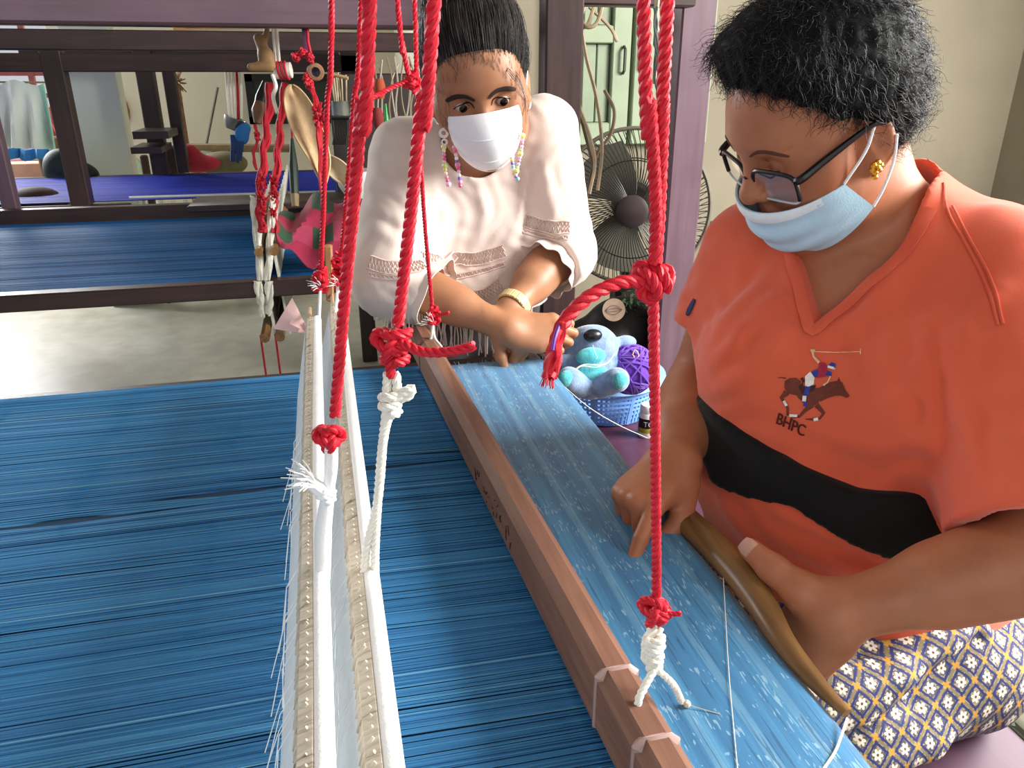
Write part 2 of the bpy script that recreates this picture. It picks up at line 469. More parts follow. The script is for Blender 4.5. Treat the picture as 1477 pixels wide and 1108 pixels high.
def hand_sdf(S, wrist, y, z, side, bends, sc=1.0, thumb=None, spread=.06, wr=.026):
    """y: wrist->knuckles, z: back of hand, side: +1 when the thumb is on the local +x side"""
    R = rotm(y, z); w = V3(wrist); T = lambda x, yy, zz: w+R@(np.array([x*side, yy, zz])*sc)
    kn = [(.026, .086, .002), (.0085, .09, .005), (-.0095, .085, .003), (-.026, .076, -.002)]
    lens = [(.042, .025, .021), (.046, .028, .022), (.042, .026, .021), (.033, .02, .019)]
    rad = [(.0098, .0088, .008, .0066), (.0102, .009, .0082, .0068), (.0096, .0085, .0078, .0064), (.0086, .0075, .0068, .0056)]
    S.ell(T(0, .012, 0), (.03*sc, .03*sc, .02*sc), R, .02)
    for (x, yy, zz), r in zip(kn, rad):
        S.cone(T(x*.55, .005, -.003), T(x, yy, zz-.001), .0155*sc, .0115*sc, .014)
    S.ell(T(.0, .05, -.006), (.036*sc, .04*sc, .014*sc), R, .012)
    S.cone(T(-.024, .02, -.01), T(-.03, .06, -.008), .013*sc, .011*sc, .012)
    tips = []
    for i in range(4):
        if bends[i] is None: continue
        x, yy, zz = kn[i]; sp = (1.5-i)*spread*side
        d = R@np.array([math.sin(sp), math.cos(sp), 0.0])
        pts, dd, nn = finger_pts(T(x, yy, zz), d, R[:, 2], [l*sc for l in lens[i]], bends[i])
        r = [q*sc for q in rad[i]]
        for j in range(3): S.cone(pts[j], pts[j+1], r[j]*.97, r[j+1]*.97, .0025 if j else .006)
        tips.append((pts, dd, nn, r[3]))
    th = thumb or [(.028, .026, -.012), (.05, .056, -.018), (.056, .088, -.02), (.054, .113, -.022)]
    tp = [T(*p) for p in th]; tr = [.0165*sc, .0125*sc, .0108*sc, .0085*sc]
    for j in range(3): S.cone(tp[j], tp[j+1], tr[j], tr[j+1], .016 if j == 0 else .005)
    return T, R, tips, tp
def nail(MBo, tip, d, n, r):
    """a small curved plate on the back of a fingertip"""
    d = V3(d)/np.linalg.norm(d); n = V3(n); n = n-d*(n@d); n /= np.linalg.norm(n); x = np.cross(d, n); G = []
    for i in range(6):
        t = i/5; row = []
        for j in range(7):
            s_ = (j/6-.5)*2; w = r*.78*(1-.25*(2*t-1)**4)
            row.append(V3(tip)+d*(t*r*1.7-r*.85)+x*s_*w+n*(r*math.sqrt(max(0, 1.06-.62*s_*s_))-(0.04*r*(1-t)+.10*r*max(0, t-.6))))
        G.append(row)
    MBo.sheet(G, .0006)
# ------------------------------------------------------------------ materials
def floor_mat():
    g = NG('floor_concrete'); v = g.coord((1, 1, 1))
    a = g.noise(v, 1.6, 5); b = g.noise(v, 9, 6)
    c = g.mix(g.ramp(b, [(.35, (0, 0, 0, 1)), (.75, (.5, .5, .5, 1))]), g.ramp(a, [(.3, '#b4b2a4'), (.7, '#cbc8ba')]), '#8c8c7e')
    g.l(c, g.b.inputs['Base Color'])
    g.l(g.ramp(a, [(.3, (.28,)*3+(1,)), (.7, (.42,)*3+(1,))]), g.b.inputs['Roughness'])
    g.bump(b, .08, .002); return g.m
M_FLOOR = floor_mat()
def wall_mat(name, c1, c2):
    g = NG(name); v = g.coord((1, 1, 1)); a = g.noise(v, 1.3, 5); b = g.noise(v, 40, 4)
    g.l(g.ramp(a, [(.3, c1), (.7, c2)]), g.b.inputs['Base Color']); g.set(Roughness=.85); g.bump(b, .12, .003); return g.m
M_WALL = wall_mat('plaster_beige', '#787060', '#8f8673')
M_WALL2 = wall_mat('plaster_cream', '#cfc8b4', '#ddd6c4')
M_CEIL = wall_mat('ceiling_board', '#8b8578', '#9a9486')
M_COLUMN = wall_mat('column_paint', '#ccd5c5', '#dbe2d4')
M_DARK = wood('wood_dark_stain', '#2b1d1c', '#46312f', 0, .4, 14, .1)
M_DARKY = wood('wood_dark_stain_y', '#2b1d1c', '#46312f', 1, .4, 14, .1)
M_DARKZ = wood('wood_dark_stain_z', '#2b1d1c', '#43302e', 2, .4, 14, .1)
M_PURPLE = wood('wood_purple_paint', '#5b4650', '#6d5660', 0, .42, 9, .12)
M_PURPLEZ = wood('wood_purple_paint_z', '#5d4651', '#705864', 2, .42, 9, .12)
M_BENCH = wood('wood_bench_purple', '#4c2d42', '#603a50', 1, .5, 9, .08, .3)
M_BEATER = wood('wood_beater', '#704c3e', '#926a55', 1, .6, 22, .3, .25)
M_STICK = wood('wood_stick', '#5a3d25', '#a77c45', 1, .35, 16, .25, .5)
M_ROD = wood('wood_rod', '#b08c62', '#c9a77c', 1, .6, 20, .15)
M_COTTON = plain('cotton_cord', '#efe9dc', .9, .06, 60, .3, 400, .1, sheen=.3)
M_WHITECORD = plain('white_cord', '#f4f3f2', .85, .03, 60, .3, 400, .1, sheen=.3)
def rope_mat():
    g = NG('rope_red_nylon'); v = g.coord((1, 1, 1)); f = g.noise(v, 60, 4)
    g.l(g.ramp(f, [(.3, '#b80f24'), (.7, '#d61a30')]), g.b.inputs['Base Color'])
    g.set(Roughness=.55); g.b.inputs['Specular IOR Level'].default_value = .35
    g.bump(g.noise(v, 700, 2), .35, .0008); return g.m
M_RED = rope_mat()
M_REDCORD = plain('red_cord', '#b01c2c', .6, .2, 50, .3, 500, .3)
M_STRING = plain('string_brown', '#8c7a60', .85, .15, 40, .2, 400, .2)
M_BLACK = plain('black_plastic', '#17150f', .45, .1, 20, 0, 0, .4)

def warp_mat(name, stops, spec=.35):
    g = NG(name); at = g.n('ShaderNodeAttribute', attribute_name='thread')
    v = g.coord((1.2, 90, 90)); f = g.noise(v, 5, 3)
    x = g.math('ADD', g.math('MULTIPLY', at.outputs['Fac'], .75), g.math('MULTIPLY', f, .28))
    g.l(g.ramp(x, stops), g.b.inputs['Base Color'])
    g.set(Roughness=.6); g.b.inputs['Specular IOR Level'].default_value = spec; return g.m
M_WARP = warp_mat('warp_blue', [(0, '#1b4c78'), (.3, '#2b6a9f'), (.62, '#3f84b4'), (.93, '#72abc8'), (1, '#b3d0da')])
M_WARP2 = warp_mat('warp_blue_far', [(0, '#123a63'), (.4, '#1c5a97'), (.8, '#2d6fae'), (1, '#5a93c2')], .1)
M_WARP3 = warp_mat('warp_royal', [(0, '#101a6c'), (.4, '#1d2b9c'), (.8, '#2a3bb4'), (1, '#4a5cc8')], .1)
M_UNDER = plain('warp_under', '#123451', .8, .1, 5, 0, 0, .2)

def cloth_mat():
    """hand woven blue cloth: stripes along the weft (Y), short pale ikat dashes"""
    g = NG('woven_cloth'); tc = g.n('ShaderNodeTexCoord'); sx = g.n('ShaderNodeSeparateXYZ'); g.l(tc.outputs['Object'], sx.inputs[0])
    def vec(sc): 
        m = g.n('ShaderNodeMapping'); m.inputs['Scale'].default_value = sc; g.l(tc.outputs['Object'], m.inputs[0]); return m.outputs[0]
    stripe = g.noise(vec((70, .25, 1)), 1.0, 3, .7)
    base = g.ramp(stripe, [(.25, '#27648f'), (.5, '#3579a8'), (.62, '#3f86b3'), (.78, '#6aa3c4')])
    # broad pale bands across the width
    band = g.math('PINGPONG', g.math('ADD', sx.outputs[0], .003), .022)
    bandm = g.math('MULTIPLY', g.math('LESS_THAN', band, .0042), g.math('MULTIPLY_ADD', g.noise(vec((3, 9, 1)), 3, 3), .8, .1))
    c = g.mix(g.math('MULTIPLY', bandm, .55), base, '#83b1c6')
    # ikat dashes: cells stretched along Y
    d1 = g.noise(vec((520, 80, 1)), 1.0, 1, .4); blk = g.noise(vec((40, 40, 1)), 1.0, 2, .5)
    dash = g.math('MULTIPLY', g.math('GREATER_THAN', d1, .62), g.math('GREATER_THAN', blk, .52))
    c = g.mix(g.math('MULTIPLY', dash, .55), c, '#9fc3d3')
    d2 = g.noise(vec((420, 14, 1)), 1.0, 1, .4)
    c = g.mix(g.math('MULTIPLY', g.math('GREATER_THAN', d2, .66), .6), c, '#174768')
    g.l(c, g.b.inputs['Base Color']); g.set(Roughness=.5)
    g.b.inputs['Sheen Weight'].default_value = .35; g.b.inputs['Sheen Roughness'].default_value = .4
    wv = g.n('ShaderNodeTexWave', i_Scale=330.0, wave_type='BANDS', bands_direction='X'); g.l(tc.outputs['Object'], wv.inputs[0])
    b1 = g.bump(wv.outputs['Fac'], .25, .0006); g.bump(d1, .2, .0005, b1)
    return g.m
M_CLOTH = cloth_mat()

# ------------------------------------------------------------------ the room
structure('floor', MB().box((-.4, 3.2, -.05), (9.0, 10.4, .1)), M_FLOOR)
structure('floor_joint', MB().beam((1.62, 1.30, .001), (1.20, .80, .001), .006, .002, bev=0), plain('joint', '#55574f', .8))
structure('ceiling', MB().box((-.1, 2.9, 3.05), (6.2, 7.2, .1)), M_CEIL)
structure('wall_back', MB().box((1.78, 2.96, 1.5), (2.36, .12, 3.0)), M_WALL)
structure('wall_side', MB().box((.66, 4.6, 1.5), (.12, 3.2, 3.0)), M_WALL2)
structure('wall_far', MB().box((-.5, 6.26, 1.5), (2.4, .12, 3.0)), M_WALL2)
# right wall with its big opening
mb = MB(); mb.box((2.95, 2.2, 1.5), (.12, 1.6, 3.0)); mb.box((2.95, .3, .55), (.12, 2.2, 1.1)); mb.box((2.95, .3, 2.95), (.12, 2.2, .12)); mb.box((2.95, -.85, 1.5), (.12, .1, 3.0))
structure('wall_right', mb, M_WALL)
# far left: low wall, red window bars, column
structure('wall_left', MB().box((-2.75, 6.26, .42), (2.1, .12, .84)), wall_mat('plaster_pink', '#c7a592', '#d6b7a3'))
mb = MB().box((-1.165, 4.95, 1.5), (.245, .14, 3.0), None, .004)
structure('column', mb, M_COLUMN)
win = thing('window_1', (-2.6, 6.2, 1.3), None, None); win['kind'] = 'structure'
M_BARS = plain('red_bar_paint', '#8a4a48', .5, .1)
for z in (.90, 1.02, 1.16, 1.3):
    MB().box((-2.6, 6.2, z), (1.9, .03, .03)).build('window_bar', M_BARS, win, False)
for x in (-3.2, -2.55, -1.85):
    MB().box((x, 6.2, 1.2), (.035, .035, .8)).build('window_post', M_BARS, win, False)

# green panelled double door in the back wall
M_GREEN = plain('door_green_paint', '#8d9a80', .55, .1, 8, .1, 60)
M_GREEN2 = plain('door_green_recess', '#84917a', .6, .1, 8, .1, 60)
door = thing('window_2', (1.1, 2.87, 1.05), None, None); door['kind'] = 'structure'
for k, (x0, x1) in enumerate(((.83, 1.13), (1.145, 1.46))):
    f = MB()
    for xx in (x0+.035, x1-.035): f.box((xx, 2.875, 1.53), (.07, .04, .96), None, .004)
    for zz, hh in ((1.09, .08), (1.43, .06), (1.97, .08)): f.box(((x0+x1)/2, 2.875, zz), (x1-x0-.14, .038, hh), None, .004)
    lf = f.build('shutter_leaf', M_GREEN, door)
    for z0, z1 in ((1.13, 1.40), (1.46, 1.93)):
        for j in range(3):
            w_ = (x1-x0-.14)/3; MB().box((x0+.07+w_*(j+.5), 2.888, (z0+z1)/2), (w_-.004, .02, z1-z0), None, .003).build('shutter_panel', M_GREEN2, lf)
M_IRON = plain('iron', '#3a3a30', .5, .2)
hm = MB().tube([(1.10, 2.85, 1.39), (1.10, 2.835, 1.38), (1.10, 2.835, 1.31), (1.10, 2.85, 1.30)], .006, 6)
hm.build('shutter_handle', M_IRON, door)
MB().tube([(1.175, 2.85, 1.40), (1.175, 2.835, 1.39), (1.175, 2.835, 1.32), (1.175, 2.85, 1.31)], .006, 6).build('shutter_handle', M_IRON, door)

# ------------------------------------------------------------------ looms
def threads(name, x0, x1, y0, y1, z, n, mat, under, label, parent=None, segs=10, wav=.0012, furrow=None, w=None, drop=None):
    """a sheet of warp threads: every thread its own thin ridge"""
    y = np.linspace(y0, y1, n); pitch = (y1-y0)/n; w = w or pitch*.70
    xs = np.linspace(x0, x1, segs); V = np.zeros((n, segs, 3, 3)); r = nrng.random(n)
    low = np.interp(np.arange(n), np.linspace(0, n, 90), nrng.random(90)); col = np.clip(.35*r+.28*low+.22*nrng.random(n), 0, 1)
    col[nrng.random(n) < .035] = .97; col[nrng.random(n) < .03] = .15
    dz = nrng.normal(0, .0006, n)
    for s_, x in enumerate(xs):
        yy = y+nrng.normal(0, wav*.35, n)+np.interp(np.arange(n), np.linspace(0, n, 30), nrng.normal(0, wav, 30))
        zz = z+dz+(0 if drop is None else drop(x))
        if furrow is not None:
            fy = furrow(x); d = yy-fy; yy = yy+np.sign(d)*.004*np.exp(-(d/.02)**2); zz = zz-.004*np.exp(-(d/.008)**2)
        for j, (dy, dzz) in enumerate(((-w, -.0007), (0, 0), (w, -.0007))):
            V[:, s_, j, 0] = x; V[:, s_, j, 1] = yy+dy; V[:, s_, j, 2] = zz+dzz
    idx = np.arange(n*segs*3).reshape(n, segs, 3)
    F = np.stack([idx[:, :-1, :-1], idx[:, 1:, :-1], idx[:, 1:, 1:], idx[:, :-1, 1:]], -1).reshape(-1, 4)
    me = bpy.data.meshes.new(name); me.from_pydata(V.reshape(-1, 3).tolist(), [], F.tolist()); me.materials.append(mat)
    a = me.attributes.new('thread', 'FLOAT', 'POINT'); a.data.foreach_set('value', np.repeat(col, segs*3).astype(np.float32))
    me.polygons.foreach_set('use_smooth', np.ones(len(F), bool))
    o = bpy.data.objects.new(name, me); COL.objects.link(o)
    tag(o, label, None, None, 'stuff')
    u = MB()
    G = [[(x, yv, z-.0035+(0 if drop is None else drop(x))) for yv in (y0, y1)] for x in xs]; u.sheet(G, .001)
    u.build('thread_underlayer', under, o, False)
    if parent is not None: adopt(o, parent)
    return o
# near loom: frame
loom = thing('hand_loom', (-.4, .8, 0), 'dark wooden hand loom in front holding the wide sheet of blue warp', 'loom')
def post(parent, x, y, mat, z1=2.1, w=.07, d=.07, z0=0, name='post'): return MB().box((x, y, (z0+z1)/2), (w, d, z1-z0), None, .004).build(name, mat, parent, True, 30)
def xbeam(parent, x0, x1, y, z0, z1, mat, d=.06, name='beam'): return MB().box(((x0+x1)/2, y, (z0+z1)/2), (x1-x0, d, z1-z0), None, .004).build(name, mat, parent, True, 30)
post(loom, .90, 1.89, M_PURPLEZ, 2.1, .088, .08)
post(loom, .535, 1.77, M_DARKZ, 2.1, .085, .06)
xbeam(loom, -2.2, .36, 1.355, .745, .79, M_DARK, .05, 'side_rail')
xbeam(loom, .545, .86, 1.82, 1.44, 1.54, M_DARK, .06, 'top_rail')
xbeam(loom, -2.2, .8, 1.50, 2.02, 2.1, M_DARK, .06, 'top_beam')
xbeam(loom, -2.2, .8, .16, 2.02, 2.1, M_DARK, .06, 'top_beam')
MB().box((0, .83, 2.12), (.06, 1.4, .05), None, .004).build('hanging_bar', M_DARKY, loom)
MB().box((.17, .83, 2.12), (.05, 1.4, .05), None, .004).build('hanging_bar', M_DARKY, loom)
post(loom, -2.1, 1.50, M_DARKZ); post(loom, -2.1, .16, M_DARKZ); post(loom, .8, .10, M_DARKZ)
MB().tube([(.362, .12, .775), (.362, 1.40, .775)], .022, 16).build('breast_beam', M_DARKY, loom)
for y in (.12, 1.37): MB().box((.37, y, .37), (.05, .05, .75), None, .004).build('leg', M_DARKZ, loom)
MB().tube([(-2.15, .1, .78), (-2.15, 1.42, .78)], .04, 16).build('warp_beam', M_DARKY, loom)

threads('warp_threads', -2.12, .20, .12, 1.335, .8, 980, M_WARP, M_UNDER, 'wide sheet of fine blue warp threads stretched across the front loom', None, 14,
        furrow=lambda x: .895+(x+.40)*.147, drop=lambda x: -.004 if x > .12 else 0)
# woven cloth rolling over the breast beam
G = []
prof = [(.172, .8), (.20, .7995), (.24, .8), (.29, .8), (.34, .8), (.362, .8), (.372, .7975), (.3815, .790), (.386, .78), (.383, .768), (.374, .757), (.362, .752), (.34, .748), (.302, .745)]
ys = np.linspace(.14, 1.318, 40)
x0c = lambda y: .1505+(1.375-y)/1.175*.0505-.006
for x, z in prof: G.append([(x if x > .3 else x0c(y)+(x-.172)/(.29-.172)*(.29-x0c(y)), y, z+.0006*math.sin(y*37+x*60)) for y in ys])
cl = MB().sheet(G, .0016).build('woven_cloth', M_CLOTH)
tag(cl, 'finished blue striped cloth with pale woven dashes lying between beater and weaver', 'cloth')
fr = MB()
for k in range(40):
    x = .185+k*.005; fr.tube([(x, 1.314, .8), (x+rng.uniform(-.004, .004), 1.322+rng.random()*.006, .80+rng.uniform(-.002, .004))], .0006, 4)
fo = fr.build('frayed_edge', M_WARP2 if 0 else plain('fray', '#6f9db5', .8), cl); fo['kind'] = 'stuff'
pn = MB().ball((.262, .455, .8035), .0035, 8).tube([(.262, .455, .803), (.285, .44, .8015)], .0005, 4)
tag(pn.build('sewing_pin', plain('pin', '#e6dcc0', .4)), 'tiny pin with a cream head stuck in the blue cloth', 'pin')

# heddle shafts
def cotton_band(name):
    g = NG(name); v = g.coord((2, 120, 2)); f = g.noise(v, 3.5, 3, .7)
    g.l(g.ramp(f, [(.3, '#7d6a55'), (.4, '#c5b8a3'), (.75, '#e0d7c8')]), g.b.inputs['Base Color']); g.set(Roughness=.85); g.bump(f, .5, .0015); return g.m
M_BAND = cotton_band('heddle_loops')
M_STRANDS = plain('heddle_strands', '#e9ecec', .8, .05, 80, .2, 300, .2)
def heddle(x, y0, y1, lab, lean):
    h = thing('heddle_shaft', (x, y0, .93), lab, 'heddle', None)
    MB().tube([(x+.0085, y0-.02, .935), (x+.0080, (y0+y1)/2, .937), (x+.0085, y1+.0, .935)], .0066, 12).build('cotton_rod', M_WHITECORD, h)
    MB().tube([(x-.003, y0, .931), (x-.003, y1+.07, .934)], [.0045, .0045, .004, .003], 8).build('wooden_rod', M_ROD, h)
    b = MB(); ys = np.linspace(y0, y1, 120)
    b.sheet([[(x-.0085+.0006*math.sin(y*330), y, .927+.001*math.sin(y*410)) for y in ys], [(x-.006, y, .936+.0012*math.sin(y*500)) for y in ys], [(x+.002, y, .939) for y in ys], [(x+.006, y, .934) for y in ys]], .002)
    # each loop a small raised turn of thread
    for k, y in enumerate(np.arange(y0, y1, .0085)):
        y += rng.uniform(-.002, .002); q = rng.uniform(.0008, .0017)
        b.tube([(x-.0098, y, .924), (x-.0078, y+.001, .9335), (x-.001, y+.002+rng.uniform(-.002, .002), .9398)], q, 5)
    b.build('loop_band', M_BAND, h)
    s = MB()
    for y in np.arange(y0, y1, .0042):
        j = rng.uniform(-.003, .003)
        s.tube([(x-.009, y, .926), (x-.012+lean*.4, y+j*.4, .87), (x-.012+lean, y+j, .803)], .0011, 4)
    for k in range(26):
        y = rng.uniform(y0, y1*.7); a = rng.uniform(.02, .05)
        s.tube([(x-.011, y, .92), (x-.022, y-.004, .905), (x-.024-rng.random()*.012, y-a*.5, .885-a*.4)], .0004, 4)
    st = s.build('heddle_strings', M_STRANDS, h); st['kind'] = 'stuff'
    return h
heddle(-.0365, .27, 1.22, 'white cotton heddle shaft farther from the brown beater, on the front loom', -.022)
heddle(.0015, .27, 1.30, 'white cotton heddle shaft nearer the brown beater, on the front loom', -.030)
# small tag tied to the far end
tg = MB().sheet([[ad(408+13*j+(i-1.5)*(3-j)*3, 452+10*j-(i-1.5)*(3-j)*5, 1.27+.006*math.sin(j*2+i*1.7)) for j in range(4)] for i in range(4)], .0012)
tag(tg.build('plastic_tag', plain('tag_pink', '#e3b9b4', .3, .1, 20, 0, 0, .5)), 'scrap of pale pink plastic tied to the far end of the heddles', 'tag')

# beater
bt = thing('beater', (.19, .8, .8), 'brown wooden beater bar lying across the blue warp and hung from red ropes', 'beater')
a, b = V3((.1505, 1.375, .838)), V3((.2010, .20, .838))
bar = MB().beam(a, b, .034, .062, (0, 0, 1), .009).build('beater_bar', M_BEATER, bt, True, 25)
M_TAPE = plain('tape_clear_brown', '#a68a82', .22, .1, 30, 0, 0, .6)
for k, y in enumerate((.442, .372, 1.268)):
    t = (1.375-y)/(1.375-.2); c = a+(b-a)*t
    MB().beam(c+V3((0, .008, .0005)), c-V3((0, .008, -.0005)), .0365, .0645, (0, 0, 1), .009).build('tape_wrap', M_TAPE if k < 2 else plain('wrap_brown', '#5d4034', .6), bt, True, 25)
# burnt pen marks on the side facing the warp
mk = MB()
for y in (.845, .83, .80, .785, .755, .742, .728, .70, .69):
    t = (1.375-y)/1.175; c = a+(b-a)*t+V3((-.0172, 0, -.005))
    for q in range(3):
        p = c+V3((0, rng.uniform(-.006, .006), rng.uniform(-.012, .012)))
        mk.tube([p, p+V3((-.0003, rng.uniform(-.006, .006), rng.uniform(-.012, .012)))], .0008, 4)
mk.build('scratched_marks', plain('marks', '#3a241a', .8), bt)

# the curved wooden lever on the cloth edge
P = [az(972, 716, .80), az(1005, 752, .803), az(1055, 800, .806), az(1102, 856, .806), az(1143, 922, .804), az(1190, 980, .80), az(1236, 1026, .797)]
P = [p+V3((-.010, 0, 0)) for p in P]
o = MB().tube(catmull(P, 6), [.013, .018, .019, .0175, .012, .009, .005], 14, True, 0, .8).build('wooden_lever', M_STICK)
tag(o, 'smooth curved brown lever along the blue cloth edge under the seated person hand', 'lever')

# ------------------------------------------------------------------ ropes
def knot_path(c, r, turns=1.0, ax=(0, 0, 1), squash=1.0, ph=0.0):
    t = np.linspace(0, 2*math.pi, 60); ax = V3(ax); _, n, b = frame_of(ax)
    x = np.sin(t+ph)+2*np.sin(2*t+ph); y = np.cos(t+ph)-2*np.cos(2*t+ph); z = -np.sin(3*t)
    return V3(c)+r/3*(x[:, None]*n+y[:, None]*b)+r*.62*squash*z[:, None]*V3(ax)
def coil_path(c, ax, r, turns, h):
    t = np.linspace(0, 1, int(turns*16)+2); ax = V3(ax)/np.linalg.norm(ax); _, n, b = frame_of(ax)
    return V3(c)+r*(np.cos(t*turns*2*math.pi)[:, None]*n+np.sin(t*turns*2*math.pi)[:, None]*b)+((t-.5)*h)[:, None]*ax
def up_to_bar(p, q, z=2.1):
    """carry a rope on upwards, past the frame, to the hanging bar"""
    p, q = V3(p), V3(q); d = p-q; d /= np.linalg.norm(d); d = d+V3((0, 0, .6)); d /= np.linalg.norm(d)
    return p+d*(z-p[2])/d[2]
def px(pts): return [ad(u, v, d) for u, v, d in pts]
def frayed(m, p, d, r, n=22, L=.02):
    d = V3(d)/np.linalg.norm(d); _, a_, b_ = frame_of(d)
    for k in range(n):
        t = rng.uniform(0, 6.283); s_ = rng.uniform(.2, 1)*r; e = d*L*rng.uniform(.6, 1.1)+(a_*math.cos(t)+b_*math.sin(t))*rng.uniform(.2, .9)*L*.7
        q = V3(p)+(a_*math.cos(t)+b_*math.sin(t))*s_
        m.tube([q, q+e*.5+V3((0, 0, .002)), q+e], [r*.16, r*.13, r*.09], 4)
def rope_thing(name, label, cat, group=None): return name, label, cat, group

# right hand rope: doubled above a big knot, single below, tied to the beater with white cord
r1 = thing('red_rope', ad(945, 600, .5), 'thick doubled red rope with a big tailed knot, tied to the near beater end', 'rope', 'red ropes carrying heddles and beater')
s1 = px([(928, 0, .42), (938, 150, .437), (946, 300, .455), (944, 380, .468)]); s2 = px([(963, 0, .425), (957, 150, .44), (951, 300, .458), (946, 380, .468)])
for s_ in (s1, s2):
    top = up_to_bar(s_[0], s_[1]); MB().rope(catmull([top]+s_, 10), .0040).build('rope_strand', M_RED, r1)
kc = ad(940, 404, .474)
MB().rope(knot_path(kc, .0115, 1, ad(940, 404, .4)-kc+V3((.004, 0, .006)), 1.2, .5), .0040).rope(coil_path(kc+V3((0, 0, -.002)), V3((1, .2, .25)), .0085, 1.6, .012), .0038).build('knot', M_RED, r1)
tail = px([(925, 407, .470), (893, 408, .462), (850, 428, .455), (815, 462, .45), (800, 500, .445), (791, 546, .442)])
tp = catmull(tail, 8)
m = MB().rope(tp, .0043, pitch=.024); m.build('tail', M_RED, r1)
m = MB()
for k in range(7):
    q = [(812, 466), (803+rng.uniform(-5, 9), 490), (798+rng.uniform(-6, 14), 515), (792+rng.uniform(-6, 10), 543+rng.uniform(-4, 4))]
    m.tube(catmull([ad(u, v, .441+rng.uniform(-.002, .004)) for u, v in q], 5), [.0022, .0018, .0012], 5)
frayed(m, tp[-1], tp[-1]-tp[-4], .003, 26, .005); m.build('frayed_end', M_RED, r1)
MB().tube(catmull(px([(806, 470, .440), (800, 488, .437), (797, 505, .437)]), 4), .0012, 6).build('purple_fibre', plain('fibre_purple', '#6a3f9c', .5), r1)
low = px([(942, 420, .474), (944, 560, .50), (946, 720, .537), (947, 862, .572)])
MB().rope(catmull(low, 10), .0037).build('rope_strand', M_RED, r1)
kc = ad(946, 882, .572)
MB().rope(knot_path(kc, .0105, 1, (.1, -.9, .4), 1.1, 1.1), .0036).rope(coil_path(kc, (.2, .1, 1), .007, 1.5, .01), .0034).build('knot', M_RED, r1)
m = MB(); m.rope(catmull(px([(955, 884, .568), (970, 886, .566), (982, 885, .565)]), 4), .002); m.build('tail', M_RED, r1)
wc = MB()
for dx in (-.004, .004):
    wc.rope(catmull([ad(946+dx*900, 905, .572), ad(938+dx*1500, 935, .572), ad(944+dx*900, 968, .575)], 6), .0042)
wc.rope(coil_path(ad(942, 938, .573), (0, 0, 1), .0055, 3.2, .026), .0036)
wc.rope(catmull(px([(944, 965, .572), (930, 990, .568), (921, 1010, .566), (920, 1030, .571)]), 6), .0030)
wc.rope(catmull(px([(945, 965, .575), (962, 978, .574), (974, 992, .577), (983, 1012, .588)]), 6), .0026)
wc.build('white_cord', M_COTTON, r1)

# ropes to the near ends of the two heddle shafts
r2 = thing('red_rope', ad(500, 420, .52), 'thick red rope ending in a knot over frayed white cord on the left heddle', 'rope', 'red ropes carrying heddles and beater')
path = px([(533, 0, .43), (521, 150, .465), (511, 285, .50), (498, 420, .53), (483, 600, .565)])
MB().rope(catmull([up_to_bar(path[0], path[1])]+path, 10), .0043).build('rope_strand', M_RED, r2)
kc = ad(474, 632, .57)
MB().rope(knot_path(kc, .0098, 1, (-.2, -.85, .4), 1.1, .2), .0036).rope(coil_path(kc, (.5, .1, .6), .007, 1.4, .008), .0034).build('knot', M_RED, r2)
wc = MB(); wc.tube(catmull(px([(478, 645, .568), (477, 680, .575), (472, 720, .583), (466, 770, .592), (466, 835, .604)]), 6), [.0052, .0052, .0045, .006, .007, .006], 10)
wc.tube(catmull(px([(474, 715, .58), (460, 705, .575), (447, 695, .572)]), 4), [.005, .006, .005], 8)
wc.rope(coil_path(ad(470, 712, .58), (.1, 0, 1), .0055, 2, .01), .0028)
frayed(wc, ad(450, 697, .572), ad(420, 690, .56)-ad(450, 697, .572), .005, 34, .018)
wc.build('white_cord', M_WHITECORD, r2)

r3 = thing('red_rope', ad(595, 285, .5), 'thick red rope, big long-tailed knot above white cord on the right heddle', 'rope', 'red ropes carrying heddles and beater')
path = px([(626, 0, .44), (609, 140, .47), (595, 285, .50), (581, 410, .525), (574, 470, .535)])
MB().rope(catmull([up_to_bar(path[0], path[1])]+path, 10), .0044).build('rope_strand', M_RED, r3)
kc = ad(566, 498, .54)
MB().rope(knot_path(kc, .0120, 1, (.3, -.8, .2), 1.2, .9), .0040).rope(coil_path(kc+V3((.002, 0, .0)), (.2, .1, 1), .0085, 2.2, .022), .0038).rope(catmull(px([(568, 510, .54), (563, 525, .54), (564, 545, .542)]), 5), .0036).build('knot', M_RED, r3)
MB().rope(catmull(px([(572, 490, .535), (590, 500, .53), (612, 508, .528), (650, 507, .525), (684, 499, .522)]), 7), .0036).build('tail', M_RED, r3)
wc = MB()
for dx in (-6, 6): wc.rope(catmull(px([(565+dx, 538, .542), (565+dx*1.2, 565, .546), (560+dx*.5, 592, .55), (552, 640, .56), (545, 720, .578), (535+dx, 790, .592), (533+dx*1.3, 832, .603)]), 6), .0034)
wc.rope(coil_path(ad(563, 580, .548), (.1, .1, 1), .006, 2.4, .016), .0034)
wc.rope(catmull(px([(570, 578, .545), (582, 566, .543), (594, 561, .543), (590, 570, .545), (577, 575, .547)]), 5), .0036)
wc.build('white_cord', M_COTTON, r3)

